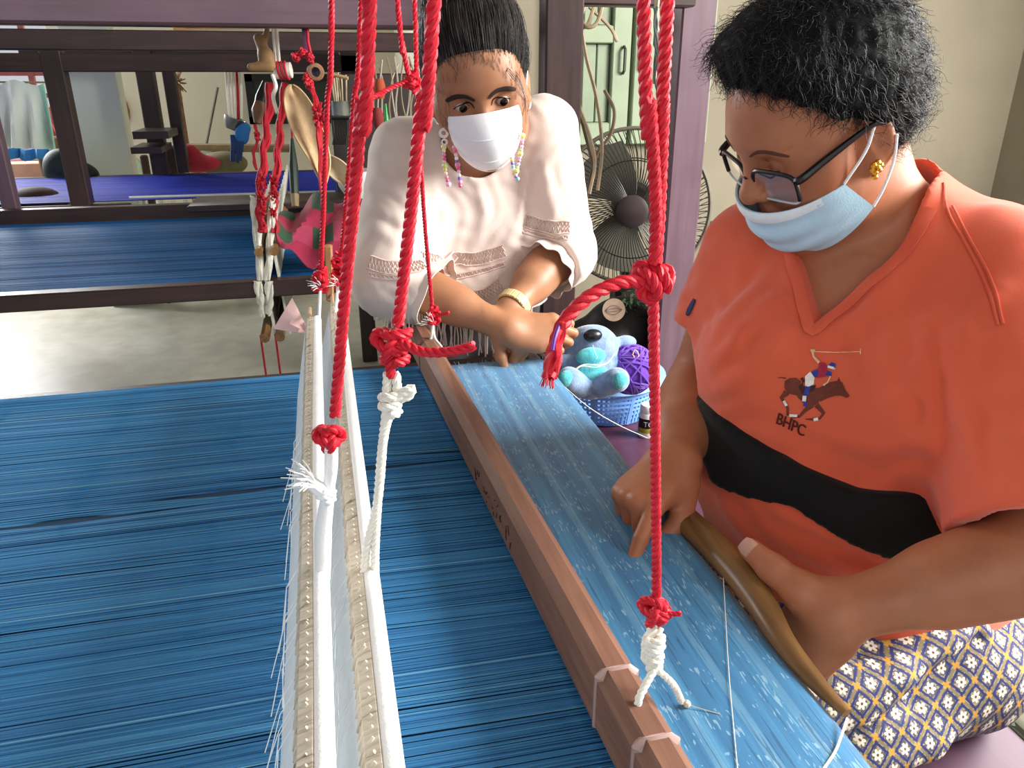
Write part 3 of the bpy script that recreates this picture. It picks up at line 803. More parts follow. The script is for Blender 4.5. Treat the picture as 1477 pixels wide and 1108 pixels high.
# thinner ropes to the far ends
def thin_rope(label, path, kn, r=.0034, tail=None, straps=(), wmat=None, extra=None, coils=2.6):
    t = thing('red_rope', ad(*path[1]), label, 'rope', 'red ropes carrying heddles and beater')
    P = px(path); MB().rope(catmull([up_to_bar(P[0], P[1])]+P, 8), r, sides=5).build('rope_strand', M_RED, t)
    k = MB()
    for (u, v, d) in kn: k.rope(knot_path(ad(u, v, d), r*2.7, 1, (.2, -.8, .5), 1.1, u), r*.95, sides=5)
    u, v, d = kn[0]; k.rope(coil_path(ad(u, v, d), (0, 0, 1), r*2, coils, r*7), r*.9, sides=5); k.build('knot', M_RED, t)
    if tail: MB().rope(catmull(px(tail), 5), r*.9, sides=5).build('tail', M_RED, t)
    if straps:
        w = MB()
        for s_ in straps: w.tube(catmull(px(s_), 5), .0042, 8, True, 0, .6)
        frayed(w, ad(*straps[0][0]), V3((-.6, -.3, .5)), .004, 16, .022)
        w.build('white_cord', wmat or M_WHITECORD, t)
    return t
thin_rope('slim red rope with frayed white cord at the far end of the left heddle', [(478, 0, 1.0), (472, 150, 1.09), (467, 285, 1.17), (463, 388, 1.25)], [(463, 398, 1.25), (462, 412, 1.26)], .0042,
          straps=[[(462, 414, 1.255), (461, 440, 1.25), (459, 500, 1.2), (457, 560, 1.1)]])
thin_rope('slim red rope close behind the thick one, at the right heddle far end', [(521, 0, 1.02), (510, 150, 1.1), (500, 285, 1.18), (491, 380, 1.26)], [(489, 378, 1.26), (489, 396, 1.27), (490, 408, 1.27)], .0042,
          straps=[[(489, 412, 1.27), (487, 440, 1.26), (484, 480, 1.23), (482, 520, 1.17)]])
thin_rope('thin red rope before the standing woman, tied to the far end of the beater', [(598, 0, 1.08), (601, 120, 1.13), (611, 300, 1.24), (623, 440, 1.34)], [(625, 452, 1.345), (625, 462, 1.345)], .0036,
          tail=[(627, 455, 1.34), (640, 453, 1.335), (648, 451, 1.33)], straps=[[(624, 468, 1.345), (627, 488, 1.345), (636, 500, 1.34), (642, 513, 1.345)], [(624, 470, 1.345), (622, 488, 1.345), (616, 500, 1.345), (613, 515, 1.35)]], wmat=M_COTTON)
thin_rope('thin red rope with a high side knot and a tail pulled sideways, near the woman', [(573, 0, 1.06), (580, 60, 1.09), (589, 108, 1.11)], [(594, 118, 1.12)], .0040,
          tail=[(590, 116, 1.115), (570, 124, 1.11), (550, 134, 1.10), (534, 143, 1.09)])
# ------------------------------------------------------------------ the two looms behind
loom2 = thing('hand_loom', (-1.3, 2.6, 0), 'dark hand loom second from the front, carrying the mid blue warp', 'loom')
def zz(u, v, y): return float(ay(u, v, y)[2])
def xx(u, v, y): return float(ay(u, v, y)[0])
xbeam(loom2, -3.4, .40, 1.95, zz(300, 37, 1.95), zz(300, -12, 1.95), M_PURPLE, .08, 'top_beam')
xbeam(loom2, -3.4, .45, 1.93, zz(300, 39.5, 1.93), zz(300, 36.5, 1.93), M_DARK, .05, 'beam_lip')
xbeam(loom2, -3.4, .50, 3.05, zz(300, 74, 3.05), zz(300, 45, 3.05), M_DARK, .08, 'top_beam')
xbeam(loom2, -3.4, .40, 2.062, .758, .801, M_DARK, .045, 'side_rail')
xbeam(loom2, -3.4, .40, 3.13, zz(200, 321, 3.13), zz(200, 296, 3.13), M_DARK, .05, 'side_rail')
post(loom2, .42, 3.05, M_DARKZ); post(loom2, -3.35, 2.0, M_DARKZ); post(loom2, -3.35, 3.05, M_DARKZ); post(loom2, .36, 2.0, M_DARKZ, 1.6)
post(loom2, xx(5, 250, 3.2), 3.2, M_PURPLEZ, 1.2, .05, .05, .80)
threads('warp_threads', -3.2, .33, 2.09, 3.09, .8, 420, M_WARP2, M_UNDER, 'mid blue warp threads on the second loom, behind the heddles', None, 8, .002)
loom3 = thing('hand_loom', (-1.3, 4.1, 0), 'dark hand loom farthest back, carrying the royal blue warp by the pale column', 'loom')
xbeam(loom3, -4.2, .2, 3.6, zz(300, 104, 3.6), zz(300, 78, 3.6), M_DARK, .07, 'top_beam')
post(loom3, -.985, 3.6, M_DARKZ, 1.4, .075, .075, .79); post(loom3, -.83, 4.55, M_DARKZ, 1.42, .085, .07, .80); post(loom3, -.73, 4.62, M_DARKZ, 1.42, .06, .06, .80)
post(loom3, .15, 3.6, M_DARKZ, 1.4)
xbeam(loom3, -1.4, .2, 4.6, 1.33, 1.42, M_DARK, .07, 'top_beam')
MB().box((xx(228, 192, 4.4), 4.35, zz(228, 191, 4.4)), (.16, .3, .035)).build('bracket', M_DARK, loom3, False)
MB().box((xx(222, 212, 4.4), 4.35, zz(222, 212, 4.4)), (.14, .3, .03)).build('bracket', M_DARK, loom3, False)
xbeam(loom3, -.80, .15, 3.57, .70, .785, M_DARK, .05, 'side_rail'); xbeam(loom3, -4.2, .2, 4.56, .745, .80, M_DARK, .05, 'side_rail'); xbeam(loom3, -4.2, -.80, 3.6, .775, .79, M_DARK, .03, 'side_rail')
M_WHITEP = plain('white_paint', '#dcdcd8', .5, .05)
for v in (281, 296): MB().tube([(-.78, 3.5, zz(300, v, 3.5)), (.05, 3.5, zz(300, v, 3.5)-.003)], .0045, 6).build('highlight_rod', M_WHITEP, loom3)  # white rods added to draw the bright highlight lines along the loom
threads('warp_threads', -4.2, .1, 3.62, 4.5, .8, 260, M_WARP3, plain('under3', '#0c1150', .8), 'royal blue warp threads on the farthest loom', None, 8, .002)
# heddles of the second loom, seen from their near ends
def far_heddle(x, lab, ends):
    h = thing('heddle_shaft', (x, 2.05, .9), lab, 'heddle')
    y0, y1 = 2.08, 3.0
    s = MB(); ys = np.linspace(y0, y1, 40)
    s.sheet([[(x+.022*t*(1 if t > 0 else -.4), y, .875+.115*t+.006*math.sin(y*60)) for y in ys] for t in (1, .6, .2, -.2, -.6, -1, -1.3, -2.0)], .006)
    s.build('heddle_strings', plain('heddle_far', '#d9d6c8', .85, .15, 40, .3, 80), h)
    MB().tube([(x+.006, 2.0, .885), (x+.006, 3.05, .885)], .011, 8).build('wooden_rod', M_STICK, h)
    MB().tube([(x-.004, 2.0, .66), (x-.004, 3.05, .66)], .013, 8).build('wooden_rod', M_STICK, h)
    for L, Rr in ends:
        n_ = 10; a_ = np.array(catmull([ay(u, v, 2.04) for u, v in L], 6)); b_ = np.array(catmull([ay(u, v, 2.04) for u, v in Rr], 6))
        a_ = a_[np.linspace(0, len(a_)-1, n_).astype(int)]; b_ = b_[np.linspace(0, len(b_)-1, n_).astype(int)]
        MB().sheet([[p*(1-t)+q*t+V3((0, .002*math.sin(t*9+k), 0)) for t in np.linspace(0, 1, 6)] for k, (p, q) in enumerate(zip(a_, b_))], .01).build('end_strings', MATS['heddle_far'], h)
    MB().tube([(x-.02, 2.06, .65), (x-.018, 2.08, .3), (x-.02, 2.10, .05)], .003, 5).build('treadle_cord', M_REDCORD, h)
    return h
far_heddle(-.178, 'left one of two cream heddles with red cords on the second loom', [([(361, 282), (363, 310), (367, 350), (373, 404)], [(371, 286), (376, 315), (377, 350), (379, 404)]), ([(366, 406), (371, 430), (376, 456)], [(378, 406), (380, 430), (382, 458)])])
far_heddle(-.140, 'right one of two cream heddles with red cords on the second loom', [([(389, 284), (387, 320), (385, 360), (382, 404)], [(395, 280), (396, 310), (394, 350), (389, 404)]), ([(382, 406), (384, 430), (385, 452)], [(394, 406), (393, 440), (389, 456)])])

# ------------------------------------------------------------------ things hung above the second loom
def hang(name, lab, cat, pts, mats, **k): pass
# red cord bundles
def cord_bundle(lab, pts, d, r, n=5, tuft=None):
    t = thing('red_twine', ad(pts[1][0], pts[1][1], d), lab, 'cord')
    for k in range(n):
        o = V3((rng.uniform(-r, r), rng.uniform(-r, r), 0))
        MB().tube([p+o*(.5+.5*math.sin(i*1.3+k)) for i, p in enumerate(catmull([ad(u, v, d) for u, v in pts], 6))], r*.5, 5).build('strand', M_REDCORD, t)
    m = MB()
    if tuft:
        for (u, v, w) in tuft:
            c = ad(u, v, d-.02)
            for k in range(30):
                q = V3((rng.uniform(-w, w), rng.uniform(-.02, .02), rng.uniform(-w*1.6, w*1.6)))
                m.tube([c+q*.3, c+q*.7+V3((0, 0, -.004)), c+q], .0024, 4)
        f = m.build('frayed_ends', M_REDCORD, t); f['kind'] = 'stuff'
    return t
cord_bundle('left red cord bundle hanging over the second loom', [(389, 120), (384, 180), (379, 230), (373, 290), (377, 335)], 1.92, .012, 5, [(376, 262, .014), (378, 285, .014), (379, 305, .010), (380, 325, .006)])
cord_bundle('right red cord bundle hanging over the second loom', [(411, 120), (404, 180), (400, 230), (394, 290), (396, 335)], 1.95, .012, 5, [(396, 262, .012), (395, 285, .012), (394, 305, .008)])
cord_bundle('thin dangling red cord with small knots near the dark board', [(368, 180), (372, 200), (366, 222), (370, 245)], 1.98, .006, 3, [(371, 196, .007)])
cord_bundle('red cord bundle below the wooden pulley', [(450, 125), (458, 160), (462, 215), (466, 300)], 1.75, .010, 5, [(458, 160, .012), (460, 172, .012)])
t = thing('white_twine', ad(398, 50, 1.8), 'white hanging cord with a red and white wrapped bundle at its end', 'cord')
for k, o_ in enumerate((-3, 2)):
    MB().tube(catmull([up_to_bar(ad(395+o_, 0, 1.8), ad(398+o_, 50, 1.8), 1.62)]+[ad(u+o_, v, 1.8) for u, v in ((395, 0), (397, 40), (401, 92))], 4), .0042, 6).build('strand', M_COTTON, t)
MB().tube([ad(397, 103, 1.8), ad(420, 101, 1.8)], .018, 10).build('wrapped_bundle', plain('bundle', '#d9cfc4', .9, .2, 60, .4, 200), t)
m = MB()
for u in (404, 409, 414): m.rope(coil_path(ad(u, 102, 1.8), ad(420, 101, 1.8)-ad(397, 103, 1.8), .019, 1.1, .006), .003)
m.build('red_wrap', M_REDCORD, t)
MB().tube(catmull([ad(u, v, 1.79) for u, v in ((393, 108), (398, 125), (394, 140), (400, 163))], 5), .005, 6).build('loose_end', M_COTTON, t)
# carved horn-like hook
S = SDF(); c = ad(384, 82, 1.78)
S.ball(c, .018, .01).ball(ad(383, 76, 1.74), .014, .006, 'sub').cone(ad(372, 55, 1.78), c, .010, .014, .012).cone(ad(362, 97, 1.77), ad(390, 95, 1.78), .009, .013, .01).cone(ad(385, 42, 1.78), ad(380, 66, 1.78), .006, .008, .006)
o = sculpt('wooden_hook', S, c-.07, c+.07, .003, plain('horn_wood', '#927049', .6, .3, 30, .3, 80))
tag(o, 'tan carved hollow wooden hook hanging beside the white cord', 'hook')
# black handled wooden hook
P = [ad(u, v, 1.95) for u, v in ((383, 118), (377, 140), (373, 160), (371, 178))]
MBt = thing('loom_tool', P[1], 'small black and brown wooden tool hanging left of the red cords', 'tool')
MB().tube(catmull(P[:3], 4), [.008, .015, .013], 8).build('handle_grip', M_BLACK, MBt); MB().tube(catmull(P[1:], 4), [.012, .018, .008], 8).build('handle_tip', plain('handle_brown', '#6b4c33', .5, .2), MBt)
# pulley
d = 1.7; c = ad(455, 104, d); pl = thing('wooden_pulley', c, 'round wooden pulley with a dark blue centre hung from a purple strap', 'pulley')
ax = V3(CAM)-c; ax /= np.linalg.norm(ax); Rp = rotm(np.cross(ax, (0, 0, 1)), ax)
MB().lathe([(.009, -.016), (.0175, -.016), (.019, -.012), (.019, .012), (.0165, .016), (.0105, .017), (.009, .012)], 28, c, Rp, closed=True).build('wheel', plain('pulley_wood', '#7f5c42', .55, .2, 40, .1), pl)
MB().lathe([(.0001, .006), (.0092, .008), (.0092, -.010), (.0001, -.012)], 20, c, Rp).build('hub', plain('hub_blue', '#15193a', .4), pl)
up_ = lambda p, q, z: up_to_bar(p, q, z)
MB().sheet([[ad(432+x, -4, d+.01), ad(435+x, 40, d+.01), ad(440+x, 80, d+.01)] for x in (0, 9)], .003).build('strap', plain('strap_purple', '#6b3f62', .7), pl)
MB().tube([up_(ad(436, 0, d), ad(438, 40, d), 1.62), ad(442, 0, d), ad(444, 60, d), ad(452, 95, d)], .004, 6).build('cord', M_REDCORD, pl)
m = MB()
for u, v in ((427, 82), (437, 76), (447, 82), (443, 112), (446, 122)): m.rope(knot_path(ad(u, v, d-.01), .008, 1, (.3, -.8, .4), 1, u), .0045, sides=5)
m.build('red_knot', M_REDCORD, pl)
MB().tube([ad(474, 106, d), ad(502, 113, d)], .004, 8).build('axle_stick', plain('axle', '#a58a62', .6), pl)
# purple hanging post piece
# leaf shaped palm sheaths
def leaf(lab, cl, w, d, mat, tilt):
    P = np.array(catmull([ad(u, v, d) for u, v in cl], 8)); n = len(P); G = []
    for i in range(n):
        t = i/(n-1); ww = w*math.sin(math.pi*min(1, t**.75*.97+.02))**.8
        G.append([P[i]+_rt*ww*s_+np.array([0, 1, 0])*(-abs(s_)**2*w*.6+tilt*s_*w) for s_ in (-1, -.6, -.2, .2, .6, 1)])
    o = MB().sheet(G, .003).build('palm_sheath', mat); return tag(o, lab, 'leaf')
M_TAN = plain('palm_tan', '#b99a72', .8, .2, 25, .3, 120, c2='#cdb18a', stretch=(3, 3, .6))
leaf('long tan leaf-shaped palm sheath hanging between the red ropes', [(421, 122), (432, 155), (447, 195), (462, 232), (468, 268)], .036, 1.78, M_TAN, .3)
leaf('short pale palm sheath lying under the long one, by the thick ropes', [(472, 222), (483, 238), (492, 255), (497, 266)], .03, 1.85, plain('palm_pale', '#cbb795', .8, .15, 30, .3, 150), -.2)

# ------------------------------------------------------------------ things on the second loom and behind it
def plaid():
    g = NG('plaid'); tc = g.n('ShaderNodeTexCoord'); sx = g.n('ShaderNodeSeparateXYZ'); g.l(tc.outputs['UV'], sx.inputs[0])
    a = g.math('LESS_THAN', g.math('FRACT', g.math('MULTIPLY', sx.outputs[0], 2.6)), .5); b = g.math('LESS_THAN', g.math('FRACT', g.math('MULTIPLY', sx.outputs[1], 1.9)), .5)
    c = g.mix(g.math('MULTIPLY', a, b), '#9c1f42', '#24452f'); c = g.mix(g.math('MULTIPLY', g.math('SUBTRACT', 1.0, a), b), c, '#a53352')
    g.l(c, g.b.inputs['Base Color']); g.set(Roughness=.85); g.b.inputs['Sheen Weight'].default_value = .2
    g.bump(g.noise(g.coord((1, 1, 1)), 300, 2), .3, .001); return g.m
n, k = 18, 22
G = np.zeros((n, k, 3))
topl = np.array(catmull([ay(u, v, 2.22) for u, v in ((396, 312), (425, 305), (458, 284), (480, 286), (515, 300), (545, 296))], 9)); topl, _ = resample(topl, np.linalg.norm(np.diff(topl, axis=0), axis=1).sum()/(k-1)); 
botl = np.array(catmull([ay(u, v, 2.06) for u, v in ((400, 345), (425, 372), (450, 380), (475, 376), (510, 372), (550, 380))], 9)); botl, _ = resample(botl, np.linalg.norm(np.diff(botl, axis=0), axis=1).sum()/(k-1))
k = min(len(topl), len(botl))
G = [[topl[j]*(1-t)+botl[j]*t+V3((0, -.02*math.sin(t*9+j*.6)-.035*math.sin(t*math.pi), .012*math.sin(j*.9+t*4)+.02*math.sin(t*math.pi))) for j in range(k)] for t in np.linspace(0, 1, n)]
o = MB().sheet(G, .004).build('plaid_cloth', plaid())
uvl = o.data.uv_layers.new(name='uv')
nv = n*k; tu = np.tile(np.linspace(0, 1, k), n); tv = np.repeat(np.linspace(0, 1, n), k); tu = np.r_[tu, tu]; tv = np.r_[tv, tv]
for lp in o.data.loops: uvl.data[lp.index].uv = (tu[lp.vertex_index], tv[lp.vertex_index])
tag(o, 'red and green checked cloth thrown over the second loom', 'cloth')
o = MB().box(ad(475, 394, 1.36), (.013, .018, .10), rotm((.1, 1, .0), (.05, 0, 1)), .002).build('wooden_peg', plain('peg_wood', '#a2744a', .6, .2, 30))
tag(o, 'short light brown wooden peg standing between the two far ropes', 'peg')
# green handled brush hanging
t = thing('brush', ad(424, 240, 2.0), 'thin dark brush hanging on a red loop right of the red cords', 'brush')
MB().tube([ad(418, 130, 2.0), ad(420, 175, 2.0), ad(421, 200, 2.0)], .003, 5).build('red_loop', M_REDCORD, t)
MB().tube([ad(421, 200, 2.0), ad(423, 240, 2.0), ad(425, 280, 2.0)], [.004, .012, .011], 8).build('handle', plain('brush_green', '#1d3328', .5), t)
MB().tube([ad(425, 280, 2.0), ad(426, 298, 2.0)], [.011, .009], 8).build('tip', plain('brush_tip', '#8a7a5a', .7), t)
# dark board on the far wall
def at_wall(u, v, y): return ay(u, v, y)
a, b = ay(358, 112, 6.15), ay(505, 172, 6.15)
bb = thing('notice_board', (a+b)/2, 'dark green wall board behind the hanging cords', 'board')
MB().box((a+b)/2, (abs(b[0]-a[0]), .02, abs(a[2]-b[2])), None, .004).build('board_panel', plain('board_green', '#2c352c', .5, .1, 10), bb, False)
m = MB(); w_, h_ = abs(b[0]-a[0]), abs(a[2]-b[2]); cx, cz = (a[0]+b[0])/2, (a[2]+b[2])/2
for sx in (-1, 1): m.box((cx+sx*w_/2, 6.14, cz), (.05, .035, h_+.05))
for sz in (-1, 1): m.box((cx, 6.14, cz+sz*h_/2), (w_+.05, .035, .05))
m.build('board_frame', M_BLACK, bb, False)
# tin can with sticks and a black comb
d = 2.5; c = ad(491, 156, d); t = thing('tin_can', c, 'small metal tin holding thin sticks, hung behind the ropes', 'tin')
MB().lathe([(.0, -.022), (.028, -.022), (.029, -.019), (.028, .019), (.030, .022), (.027, .022), (.026, -.018), (0, -.018)], 20, c).build('can', plain('tin_metal', '#a9aaa2', .35, .1, 30, 0, 0, .5, .8), t)
m = MB()
for i in range(9):
    x = rng.uniform(-.02, .02); m.tube([c+V3((x, rng.uniform(-.015, .015), -.015)), c+V3((x*1.2+rng.uniform(-.006, .006), rng.uniform(-.02, .02), .085+rng.random()*.03))], .0025, 5)
m.build('stick', plain('stick_pale', '#cbbd9c', .7), t)['kind'] = 'stuff'
t = thing('comb', ad(491, 190, 2.48), 'black toothed loom comb hanging below the tin', 'comb')
m = MB()
for i in range(9): m.tube([ad(481+i*2.3, 171, 2.48), ad(482.5+i*2.3, 190, 2.47), ad(480+i*2.3, 209, 2.48)], .0022, 4)
m.build('tooth', M_BLACK, t)['kind'] = 'stuff'
MB().tube([ad(478, 171, 2.48), ad(503, 171, 2.48)], .005, 6).build('spine', M_BLACK, t)
# white enamel bowl, carton, green bottle, shelf
sh = MB().box((.02, 2.78, .985-.09), (.9, .22, .02), None, .003).build('shelf_board', M_DARK); tag(sh, 'dark shelf board behind the thick ropes holding bowl, carton and bottle', 'shelf')
zs = .905
c = ay(510, 238, 2.72); c[2] = zs+.052
m = MB().lathe([(0, -.05), (.03, -.05), (.055, -.01), (.062, .04), (.065, .042), (.058, .038), (.05, -.01), (.025, -.045), (0, -.045)], 24, c)
tag(m.build('bowl', plain('enamel_white', '#d8d9d6', .3, .05, 10, 0, 0, .5)), 'white enamel bowl on the shelf behind the thick ropes', 'bowl')
c = ay(552, 210, 2.75); t = thing('carton', (c[0], c[1], zs), 'tall white carton with a green base, left of the standing woman shoulder', 'carton')
MB().box((c[0], c[1], zs+.11), (.05, .05, .20), rotm((.2, 1, 0), (.12, 0, 1)), .003).build('carton_body', plain('carton_white', '#d5d3c9', .6, .1, 60), t)
MB().box((c[0]-.013, c[1], zs+.025), (.054, .054, .05), rotm((.2, 1, 0), (.12, 0, 1)), .003).build('carton_base', plain('carton_green', '#2f7d45', .6), t)
m = MB()
for q in range(5): m.ball((c[0]-.002+.003*q, c[1]-.027, zs+.07+q*.028), (.006, .001, .006), 8)
m.build('printed_spot', plain('spot', '#9aa39a', .6), t)
c = ay(556, 150, 2.80); t = thing('green_bottle', (c[0], c[1], zs), 'green plastic bottle with a cone top, behind the carton', 'bottle')
MB().lathe([(0, 0), (.03, 0), (.032, .01), (.032, .16), (.02, .2), (.006, .27), (.004, .30), (0, .3)], 20, (c[0], c[1], zs)).build('bottle_body', plain('bottle_green', '#1f8a3d', .35, .1, 10, 0, 0, .5), t)
# bundle of wires and twigs beside the woman
t = thing('wire_bundle', ad(575, 140, 2.5), 'tangle of pale wires and twigs hanging on the dark post left of the woman', 'wire')
for i in range(12):
    u = 540+i*6.5+rng.uniform(-4, 4); m = MB().tube(catmull([ad(u+rng.uniform(-8, 8), 85+rng.uniform(-6, 10), 2.5), ad(u+rng.uniform(-4, 6), 118, 2.48), ad(u+rng.uniform(-5, 5), 150, 2.5), ad(u+rng.uniform(-6, 8), 185, 2.5)], 4), .0028, 5)
    m.build('wire', plain('wire_pale', '#a79c8c', .6) if i % 3 else M_STRING, t)
o = MB().box((.30, 3.02, 1.05), (.5, .06, .5), None, .004).build('plywood_sheet', plain('panel_dark', '#2a211f', .6, .2)); tag(o, 'dark plywood sheet behind the wires, left of the standing woman', 'plywood')
for q, (u, v, cc, nm, lb) in enumerate(((548, 128, '#a84a2c', 'thread_spool', 'rust red thread spool hanging among the wires'), (545, 170, '#8a3030', 'thread_spool', 'dark red thread spool beside the carton top'))):
    c = ad(u, v, 2.45); MBs = MB().lathe([(0, -.03), (.012, -.03), (.018, -.01), (.018, .01), (.012, .03), (0, .03)], 14, c); tag(MBs.build(nm, plain('spool%d' % q, cc, .8)), lb, 'spool')

# ------------------------------------------------------------------ far left: column, towel, chair and odds
n, k = 16, 26; G = []
for i in range(n):
    t = i/(n-1); row = []
    for j in range(k):
        s_ = j/(k-1); p = ay(-22+(84+22*t)*s_+18*t*s_*0, 119+4*math.sin(s_*9)+(96+3*math.sin(s_*14))*t, 5.2)
        p[1] += .06*math.sin(s_*22+t*1.2)*t+.02*math.sin(s_*9); row.append(p)
    G.append(row)
def towel_mat():
    g = NG('towel'); tc = g.n('ShaderNodeTexCoord'); sx = g.n('ShaderNodeSeparateXYZ'); g.l(tc.outputs['UV'], sx.inputs[0])
    g.l(g.mix(g.math('GREATER_THAN', sx.outputs[0], .9), '#d3d8d6', '#9fd0bb'), g.b.inputs['Base Color']); g.set(Roughness=.9); return g.m
o = MB().sheet(G, .006).build('towel', towel_mat()); uvl = o.data.uv_layers.new(name='uv')
tu = np.tile(np.linspace(0, 1, k), n*2)
for lp in o.data.loops: uvl.data[lp.index].uv = (tu[lp.vertex_index], 0)
tag(o, 'pale towel with mint green edge hanging on a line at the window', 'towel')
o = MB().tube([ay(-60, 118, 5.2), ay(90, 119, 5.2)], .006, 6).build('washing_line', M_STRING); tag(o, 'thin washing line holding the pale towel', 'line')
o = MB().sheet([[ay(u, 214+12*t+2*math.sin(u*.2), 5.3)+V3((0, .03*math.sin(u*.3), 0)) for u in range(-10, 75, 6)] for t in (0, .5, 1.0, 1.35)], .01).build('blue_cloth', plain('blue_cloth', '#2f6fa8', .9)); tag(o, 'blue cloth showing below the hanging towel', 'cloth')
o = MB().box(ay(72, 222, 5.4)-V3((0, 0, .37)), (.12, .1, .94), None, .01).build('wooden_block', plain('block', '#6e5233', .7, .25, 20)); tag(o, 'brown wooden block right of the blue cloth', 'block')
S = SDF(); c = ay(90, 240, 4.6); S.ball(c, .09, .03).ell(c+V3((.04, 0, -.05)), (.13, .08, .08), None, .04)
tag(sculpt('dark_bag', S, c-.22, c+.22, .012, plain('bag_dark', '#1c2a26', .6, .2, 10)), 'dark green bag sagging beside the first dark post', 'bag')
for lab, u, v, y, sz, cc in (('low pink box on the floor line left of the dark bag', 45, 247, 5.6, (.5, .2, .12), '#c99a86'), ('dark red box between pink box and towel', 40, 236, 5.7, (.5, .15, .06), '#5a2320'), ('brown cardboard box standing right of the towel', 94, 188, 5.8, (.12, .2, .3), '#7a4a33')):
    o = MB().box(ay(u, v, y), sz, None, .006).build('box', plain('boxm'+cc, cc, .8, .15, 10)); tag(o, lab, 'box')
o = MB().box(ay(98, 210, 5.7), (.05, .1, .5), rotm((0, 1, 0), (-.25, 0, 1)), .01).build('red_strip', plain('red_strip', '#c04a55', .8)); tag(o, 'leaning red strip behind the first dark post', 'strip')
# white drying rack under the royal blue warp
t = thing('drying_rack', ay(90, 300, 4.0), 'white rack with brown pegs under the royal blue warp', 'rack')
MB().tube([ay(50, 300, 4.0), ay(135, 296, 4.0)], .012, 6).build('rail', M_WHITEP, t); MB().tube([ay(48, 305, 4.0), ay(140, 303, 4.0)], .012, 6).build('rail', M_WHITEP, t)
for u in (72, 80, 95, 108, 118, 124, 130): MB().box(ay(u, 300, 4.0), (.02, .03, .06)).build('peg', plain('pegb', '#5a4336', .7), t, False)
MB().tube([ay(105, 291, 4.0), ay(122, 294, 4.0)], .008, 5).build('stick', M_COTTON, t); MB().tube([ay(145, 286, 4.0), ay(122, 295, 4.0)], .008, 5).build('stick', M_COTTON, t)
S = SDF(); c = ay(25, 300, 3.9); S.ell(c, (.16, .12, .07), None, .02).ell(c+V3((.09, 0, .03)), (.1, .09, .06), None, .03)
tag(sculpt('brown_sack', S, c-.25, c+.25, .012, plain('sack_brown', '#3a2420', .8, .3, 10)), 'dark brown sack on the floor under the royal blue warp', 'sack')
# brown hat on the wall
c = ay(176, 160, 6.17); m = MB().ball(c, (.05, .02, .10), 12); tag(m.build('hat', plain('hat', '#96693f', .8, .2, 20)), 'brown round hat on the wall right of the column', 'hat')
# broom
t = thing('broom', ay(262, 170, 5.6), 'upturned broom with a rusty stick leaning on the far wall', 'broom')
MB().tube([ay(256, 125, 5.6), ay(271, 222, 5.5)+(ay(271, 222, 5.5)-ay(256, 125, 5.6))*1.6], .017, 8).build('stick', plain('rusty', '#7a5236', .7, .4, 30), t)
m = MB(); c = ay(256, 118, 5.6)
for i in range(60):
    q = V3((rng.gauss(0, .02), rng.gauss(0, .02), rng.gauss(0, .035))); m.tube([c, c+q*1.4], .004, 4)
m.build('bristles', plain('bristle', '#8d7452', .9), t)['kind'] = 'stuff'
o = MB().tube([ay(314, 126, 6.0), ay(297, 212, 5.9)+(ay(297, 212, 5.9)-ay(314, 126, 6.0))*2.1], .009, 6).build('thin_pole', plain('pole_dark', '#5a5148', .6)); tag(o, 'thin dark pole leaning on the far wall between broom and board', 'pole')
o = MB().tube([ay(272, 213, 5.4), ay(420, 214, 5.4)], .026, 8).build('bamboo_rail', plain('rail_br', '#8a7658', .6, .2)); tag(o, 'brown bamboo rail across the far wall', 'rail')
# plastic chair
c = ay(263, 206, 5.2); t = thing('plastic_chair', (c[0], c[1], 0), 'white plastic armchair beside the broom', 'chair')
M_PL = plain('chair_white', '#c5c6bd', .5, .05)
seat_z = .42; cx, cy = c[0], c[1]
MB().box((cx, cy, seat_z), (.46, .44, .03), None, .012).build('seat', M_PL, t)
bk = []
for i in range(9):
    a_ = math.pi*(i/8); bk.append((cx+.22*math.cos(a_), cy+.2, seat_z+.28+.16*math.sin(a_)))
MB().tube([(cx+.22, cy+.2, seat_z)]+bk+[(cx-.22, cy+.2, seat_z)], .02, 8).build('back_frame', M_PL, t)
for i in range(5): MB().box((cx-.14+i*.07, cy+.2, seat_z+.2), (.03, .012, .42), None, .004).build('back_slat', M_PL, t)
for sx in (-1, 1):
    MB().tube(catmull([(cx+sx*.23, cy+.2, seat_z+.26), (cx+sx*.25, cy, seat_z+.24), (cx+sx*.24, cy-.2, seat_z+.18), (cx+sx*.23, cy-.22, seat_z)], 5), .018, 8).build('armrest', M_PL, t)
    for sy in (-1, 1): MB().tube([(cx+sx*.2, cy+sy*.2, seat_z), (cx+sx*.24, cy+sy*.23, 0)], [.025, .02], 8).build('leg', M_PL, t)
S = SDF(); c = ay(285, 236, 4.9); S.ell(c, (.13, .1, .05), None, .03).ell(c+V3((-.04, 0, .05)), (.06, .06, .06), None, .04)
tag(sculpt('red_cloth', S, c-.25, c+.25, .012, plain('redcl', '#a82a40', .85, .2, 10)), 'crumpled crimson cloth heaped below the broom', 'cloth')
S = SDF(); c = ay(322, 236, 5.0); S.ell(c, (.14, .1, .07), None, .03)
tag(sculpt('olive_sack', S, c-.2, c+.2, .012, plain('olive', '#6f6b4d', .85, .2, 10)), 'olive sack lying right of the crimson cloth', 'sack')
o = MB().box(ay(249, 232, 4.8), (.1, .1, .16), None, .01).build('dark_box', plain('boxdark', '#3c302c', .7)); tag(o, 'dark brown box left of the crimson cloth', 'box')
o = MB().box(ay(210, 240, 4.75)-V3((0, 0, .36)), (.035, .05, .84), None, .006).build('short_post', plain('spost', '#55423a', .7)); tag(o, 'short brown stump beside the column foot', 'stump')
